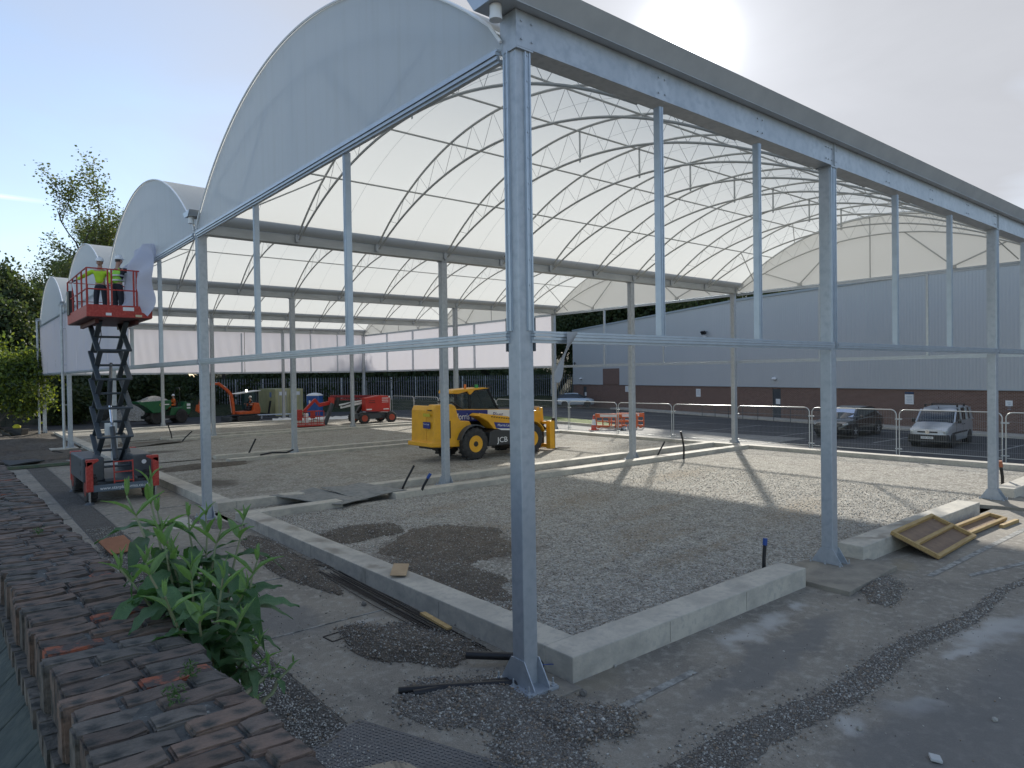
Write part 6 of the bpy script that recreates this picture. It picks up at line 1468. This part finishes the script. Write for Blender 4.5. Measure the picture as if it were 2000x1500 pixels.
# leaning: prop under it
def frame(name, label, L, W, loc, rot, mid=True, bk=True):
    t = thing(name, label, 'timber frame', loc); t.rotation_euler = rot
    for y in (0, W-.075): MB().box(0,y,0,L,y+.075,.075).build('timber_rail', timber, t, bevel=.004)
    for x in (0, L-.075): MB().box(x,.077,0,x+.075,W-.077,.075).build('timber_rail', timber, t, bevel=.004)
    if mid: MB().box(.077,W*.5-.04,.01,L-.077,W*.5+.035,.075).build('timber_rail', timber, t, bevel=.004)
    if bk: MB().box(.01,.01,-.015,L-.01,W-.01,-.001).build('plywood_back', plybrown, t)
    return t
frame('formwork_panel', 'timber framed formwork panel leaning on its long edge against the kerb beam', 2.45, .95, (9.55,-1.22,.02), (R(22),0,.045))
frame('formwork_panel', 'narrow timber framed box lying behind the larger formwork panel', 2.5, .42, (12.0,-.98,.03), (R(10),0,-.02), mid=False)
o = MB().box(0,0,0,1.0,.09,.075).build('timber_length', timber, bevel=.005); o.location = (13.6,-1.2,.0); o.rotation_euler = (0,0,-.05); tag(o, 'short timber length on the ground right of the narrow formwork box', 'timber')
# reinforcement bars beside the long kerb
rb = thing('steel_rod_bundle', 'bundle of thin dark steel rods lying along the foot of the long kerb beam', 'rods', (0,0,0)); random.seed(4)
rod_m = mat('dark_steel_rod', (.035,.03,.028), .6, .4)
for k in range(22):
    x = .05+.016*k+random.uniform(-.02,.02); z = .02+.012*random.randint(0,2); y0 = 1.3+random.uniform(-.3,.6); y1 = 6.1+random.uniform(-.6,.3); dx = random.uniform(-.06,.06)
    MB().tube([(x-.05,y0,z),(x+dx,(y0+y1)/2,z+.005),(x+.06,y1,z)], .007, 5, False).build('rod', rod_m, rb)
o = MB().box(-.05,-.3,0,.05,.3,.03).build('timber_scrap', timber); o.location = (.12,2.15,.17); o.rotation_euler = (.15,.1,.15); tag(o, 'pale timber scrap on the mound against the kerb beam', 'timber')
mc = thing('cover_frame', 'small rusty rectangular cover frame set in the concrete slab', 'cover', (-.93,3.0,.006), .1)
for a, b in (((-.24,-.13),(.24,-.13)),((.24,-.13),(.24,.13)),((.24,.13),(-.24,.13)),((-.24,.13),(-.24,-.13))): MB().bar((*a,0),(*b,0),.018,.012).build('frame_side', rod_m, mc)
o = MB(); o.obox((0,0,0),(.14,.10,.03),(.1,.1,.5)); o = o.build('white_stone', mat('pale_stone', (.5,.5,.48), .8), bevel=.008); o.location = (1.93,-3.77,.02); tag(o, 'flat white stone at the bottom edge of the photo', 'stone')
# end of a timber rail close to the camera
rl2 = MB(); a = Vector((-2.655,-6.02,2.42)); b = Vector((-2.3,-6.9,2.36)); rl2.bar(a, b, .10, .06); o = rl2.build('timber_rail_end', mat('mossy_timber', (.17,.12,.06), .8, 0, var=(.05,.05,.03), vscale=18, vstretch=(1,3,1), bump=.8, bscale=50), bevel=.012); tag(o, 'end of a weathered mossy timber rail poking in at the lower right edge', 'timber')
# tub with a yellow lid, timber skid, green hose
o = MB(); o.prism([(-.6,0),(.6,0),(.7,.42),(-.7,.42)], 'y', -.4, .4); o = o.build('black_tub', black_m, bevel=.02); o.location = (-1.7,52.3,.05); o.rotation_euler = (0,0,-.6); tag(o, 'black tub with a yellow object in it below the yellow-green bushes', 'tub')
o = MB(); o.lathe([(.0,.0),(.22,.02),(.25,.14),(.12,.26),(0,.28)], (0,0,0), n=12); o = o.build('yellow_container', mat('yellow_plastic', (.6,.55,.05), .5), smooth=True); o.location = (-1.6,52.3,.5); tag(o, 'small yellow object sitting in the black tub', 'container')
o = MB().bar((-3.2,52.6,1.0),(-1.9,51.3,.05),.3,.08).build('dark_plank', black_m); tag(o, 'dark plank leaning down into the black tub', 'plank')
o = MB().box(-4.3,29.6,.02,1.0,29.85,.14).build('green_board', mat('mossy_green_board', (.05,.10,.06), .8, var=(.14,.13,.09), vscale=1.2)); tag(o, 'long greenish timber edge board lying across the far end of the slabs', 'board')

# shutter joints on the kerb faces and a few drips
random.seed(9)
for nm_, x_, y_, ax in [('k', x, -.331, 'x') for x in (2.35, 4.25, 10.4, 12.6)] + [('k', .469, y, 'y') for y in (2.6, 5.0, 7.4, 9.8)]:
    mb = MB()
    if ax == 'x': mb.box(x_-.003, y_-.002, .02, x_+.003, y_+.004, .305)
    else: mb.box(x_-.002, y_-.003, .02, x_+.004, y_+.003, .27)
    tag(mb.build('shutter_joint', mat('dark_joint_line', (.20,.185,.16), .9)), kind='structure')  # thin darker lines marking the pour joints in the concrete
# ================================================================== MOUNDS AND LOOSE STONE
def mound(name, cx, cy, rx, ry, h, mt, rz=0, seed=0, n=34, z0=.0):
    rs = np.random.RandomState(seed); ph = rs.uniform(0, 6.28, 6); V = []
    for i in range(n+1):
        for k in range(n+1):
            u, v = 2*i/n-1, 2*k/n-1; r = math.hypot(u, v); a = math.atan2(v, u)
            e = max(0, 1-(r/(.78+.16*math.sin(2*a+ph[0])+.07*math.sin(5*a+ph[1])))**2)
            z = h*e*(.7+.35*math.sin(3.3*u+ph[2])*math.cos(2.9*v+ph[3])) + (rs.uniform(0,.18)*h if e > 0 else 0) - (.03 if e <= 0 else 0)
            x, y = u*rx, v*ry; V.append((cx+x*math.cos(rz)-y*math.sin(rz), cy+x*math.sin(rz)+y*math.cos(rz), z0+z))
    F = [(i*(n+1)+k, (i+1)*(n+1)+k, (i+1)*(n+1)+k+1, i*(n+1)+k+1) for i in range(n) for k in range(n)]
    o = link(name, np_mesh(name, V, F, mt, True)); return tag(o, kind='structure'), np.array(V)
soil = mat('damp_soil', (.10,.08,.06), .95, 0, var=(.17,.14,.105), vscale=3, bump=1, bscale=22, bdist=.03, vor=(30, (.03,.026,.02), (.2,.18,.155), .3))
grit = mat('gritty_soil', (.22,.195,.16), .95, 0, var=(.14,.12,.095), vscale=2.5, bump=1, bscale=30, bdist=.02, vor=(42, (.06,.055,.05), (.36,.345,.32), .45))
mounds = [mound('soil_mound', -.40, 2.1, .75, 1.5, .15, soil, .1, 1), mound('grit_mound', -.65, .05, .85, 1.25, .07, grit, .2, 2), mound('grit_mound', -.05, -1.15, .55, .5, .10, grit, .4, 3), mound('grit_mound', -.8, -1.2, .7, .8, .04, grit, .2, 9),
          mound('soil_mound', -.05, 7.6, .55, 3.2, .12, soil, 0, 4), mound('soil_mound', 2.1, 8.5, 1.3, 1.15, .14, soil, 0, 5, z0=.05), mound('soil_mound', 3.1, 6.2, 2.5, 1.75, .12, mat('brown_soil', (.17,.125,.085), .95, 0, var=(.10,.08,.058), vscale=2.5, bump=1, bscale=22, bdist=.03, vor=(26, (.04,.034,.026), (.33,.3,.25), .35)), .3, 6, z0=.05),
          mound('soil_mound', 1.75, 4.2, .95, 2.2, .1, soil, .15, 7, z0=.05), mound('grit_mound', 6.9, -1.25, 1.3, .35, .07, grit, .25, 8), mound('soil_mound', 3.0, 24.4, 3.0, 1.1, .16, soil, .1, 10, z0=.04), mound('soil_mound', 1.6, 19.3, 1.0, 1.6, .05, gravel_b, 0, 11, z0=.05),
          mound('soil_mound', -1.5, 33.5, 2.6, 2.2, .3, soil, 0, 12), mound('soil_mound', -5, 40, 4, 6, .5, soil, 0, 13), mound('soil_mound', -.1, 12.6, .5, 1.4, .06, grit, 0, 14), mound('soil_mound', 3.5, 37.6, 4.2, 1.3, .2, soil, .1, 15)]
st = [mat('stone_light', (.52,.50,.45), .85), mat('stone_mid', (.36,.34,.30), .85), mat('stone_dark', (.18,.165,.145), .9), mat('stone_brown', (.28,.22,.16), .9)]
def scatter(n, fn): return np.array([fn() for _ in range(n)])
U = random.uniform; random.seed(11); np.random.seed(11)
# gravel channel on the open side
def chan():
    t = random.betavariate(1, 2.2)*16 - 1.2; w = .62*max(.25, 1-t/11)*.5; c = -2.43 - .03*t + .07*math.sin(t*1.7)
    return (t, c + random.gauss(0, w*.62), U(0,.012))
sheetp = MB(); V = []; 
for i in range(120):
    t = -3+ i*.16; w = .62*max(.2, 1-t/11)*.36; c = -2.43-.03*t+.07*math.sin(t*1.7)
    V += [(t, c-w-U(0,.06), .004), (t, c+w+U(0,.06), .004)]
tag(link('gravel_channel', np_mesh('gravel_channel', V, [(2*i, 2*i+2, 2*i+3, 2*i+1) for i in range(119)], mat('channel_grit', (.17,.15,.125), .95, 0, var=(.11,.095,.08), vscale=3, bump=1, bscale=30, bdist=.02, vor=(45, (.07,.06,.05), (.36,.34,.30), .45)))), kind='structure')
P1 = scatter(12000, chan); stones('gravel_channel_stones', P1, np.random.uniform(.004,.012,len(P1))*np.random.choice([1,1,1,1.9],len(P1)), st, [.12,.33,.35,.2])
# gravel band between the slabs on the gable side
V = [(-2.72,-.2,.002),(-2.05,-.2,.002),(-2.05,30,.002),(-2.72,30,.002)]
tag(MB().add(V, [(0,1,2,3)]).build('gravel_band', mat('band_grit', (.14,.125,.105), .95, 0, var=(.09,.08,.065), vscale=2, bump=1, bscale=30, bdist=.02, vor=(40, (.03,.027,.024), (.26,.25,.23), .4))), kind='structure')
P2 = scatter(9000, lambda: (random.gauss(-2.385,.2), -.2+ 14*random.random()**1.7, U(0,.02))); stones('gravel_band_stones', P2, np.random.uniform(.006,.018,len(P2)), st, [.3,.35,.25,.1])
P2 = scatter(3500, lambda: (U(-3.6,-2.1), U(8,11.5), U(0,.02))); stones('gravel_band_stones', P2, np.random.uniform(.006,.02,len(P2)), st, [.4,.35,.15,.1])
# stones on the mounds
allp = []; sz_ = []
for k, (o, V) in enumerate(mounds[:9]):
    zz = V[V[:,2] > (0.001 if k in (0,1,2,3,4,8) else .055)]; n = [6000,9000,4000,4500,3500,2600,6000,4000,3000][k]
    if len(zz) == 0: continue
    ii = np.random.randint(0, len(zz), n); q = zz[ii] + np.random.normal(0, 1, (n,3))*np.random.choice([.02,.05,.12], (n,1))*np.array([1,1,.02]); q[:,2] = np.maximum(q[:,2], .004); allp.append(q); sz_.append(np.random.uniform(.004,.012,n)*np.random.choice([1,1,1,1,2.2],n))
stones('loose_stones', np.concatenate(allp), np.concatenate(sz_), st, [.10,.28,.34,.28])
# crushed stone on the first gravel pad (densest near the camera)
def padp():
    while True:
        x = .95+ 17*random.random()**1.6; y = .2+11.5*random.random()**1.15
        if not ((x-2.6)**2/5 + (y-5.8)**2/6 < 1 and random.random() < .8): return (x, y, .058)
PP = scatter(42000, padp); stones('pad_stones', PP, np.random.uniform(.008,.024,len(PP)), st, [.5,.3,.1,.1])
# scattered single stones on the yard
def yardp():
    x = U(-2, 9); y = U(-5, -.4); return (x, y, .006)
PY = scatter(520, yardp); stones('yard_stones', PY, np.random.uniform(.004,.016,len(PY)), st, [.3,.3,.25,.15])
PY = scatter(900, lambda: (U(-2.0,.4), U(-1.5,7.5), .006)); stones('yard_stones', PY, np.random.uniform(.004,.014,len(PY)), st, [.2,.3,.3,.2])
for (x, y, s, lab) in ((.35,-.62,.045,'dark stone on the pale concrete right of the nearest column'), (.75,-1.18,.03,'stone lying on the worn white line'), (1.2,-.35,.02,'little dark stone at the foot of the kerb beam'), (1.95,-3.05,.03,'single stone on the dark yard, lower right'),(3.2,-3.9,.03,'single stone near the right edge on the dark yard'), (-.1,3.95,.045,'pale lump of concrete by the steel rods')):
    bm = bmesh.new(); bmesh.ops.create_icosphere(bm, subdivisions=2, radius=s)
    for v in bm.verts: v.co *= random.uniform(.8,1.15)
    bm.faces.ensure_lookup_table(); me = bpy.data.meshes.new('loose_stone'); bm.to_mesh(me); bm.free(); me.materials.append(st[1 if s < .04 else 2]); o = link('loose_stone', me, None, (x, y, s*.6)); tag(o, lab, 'stone')
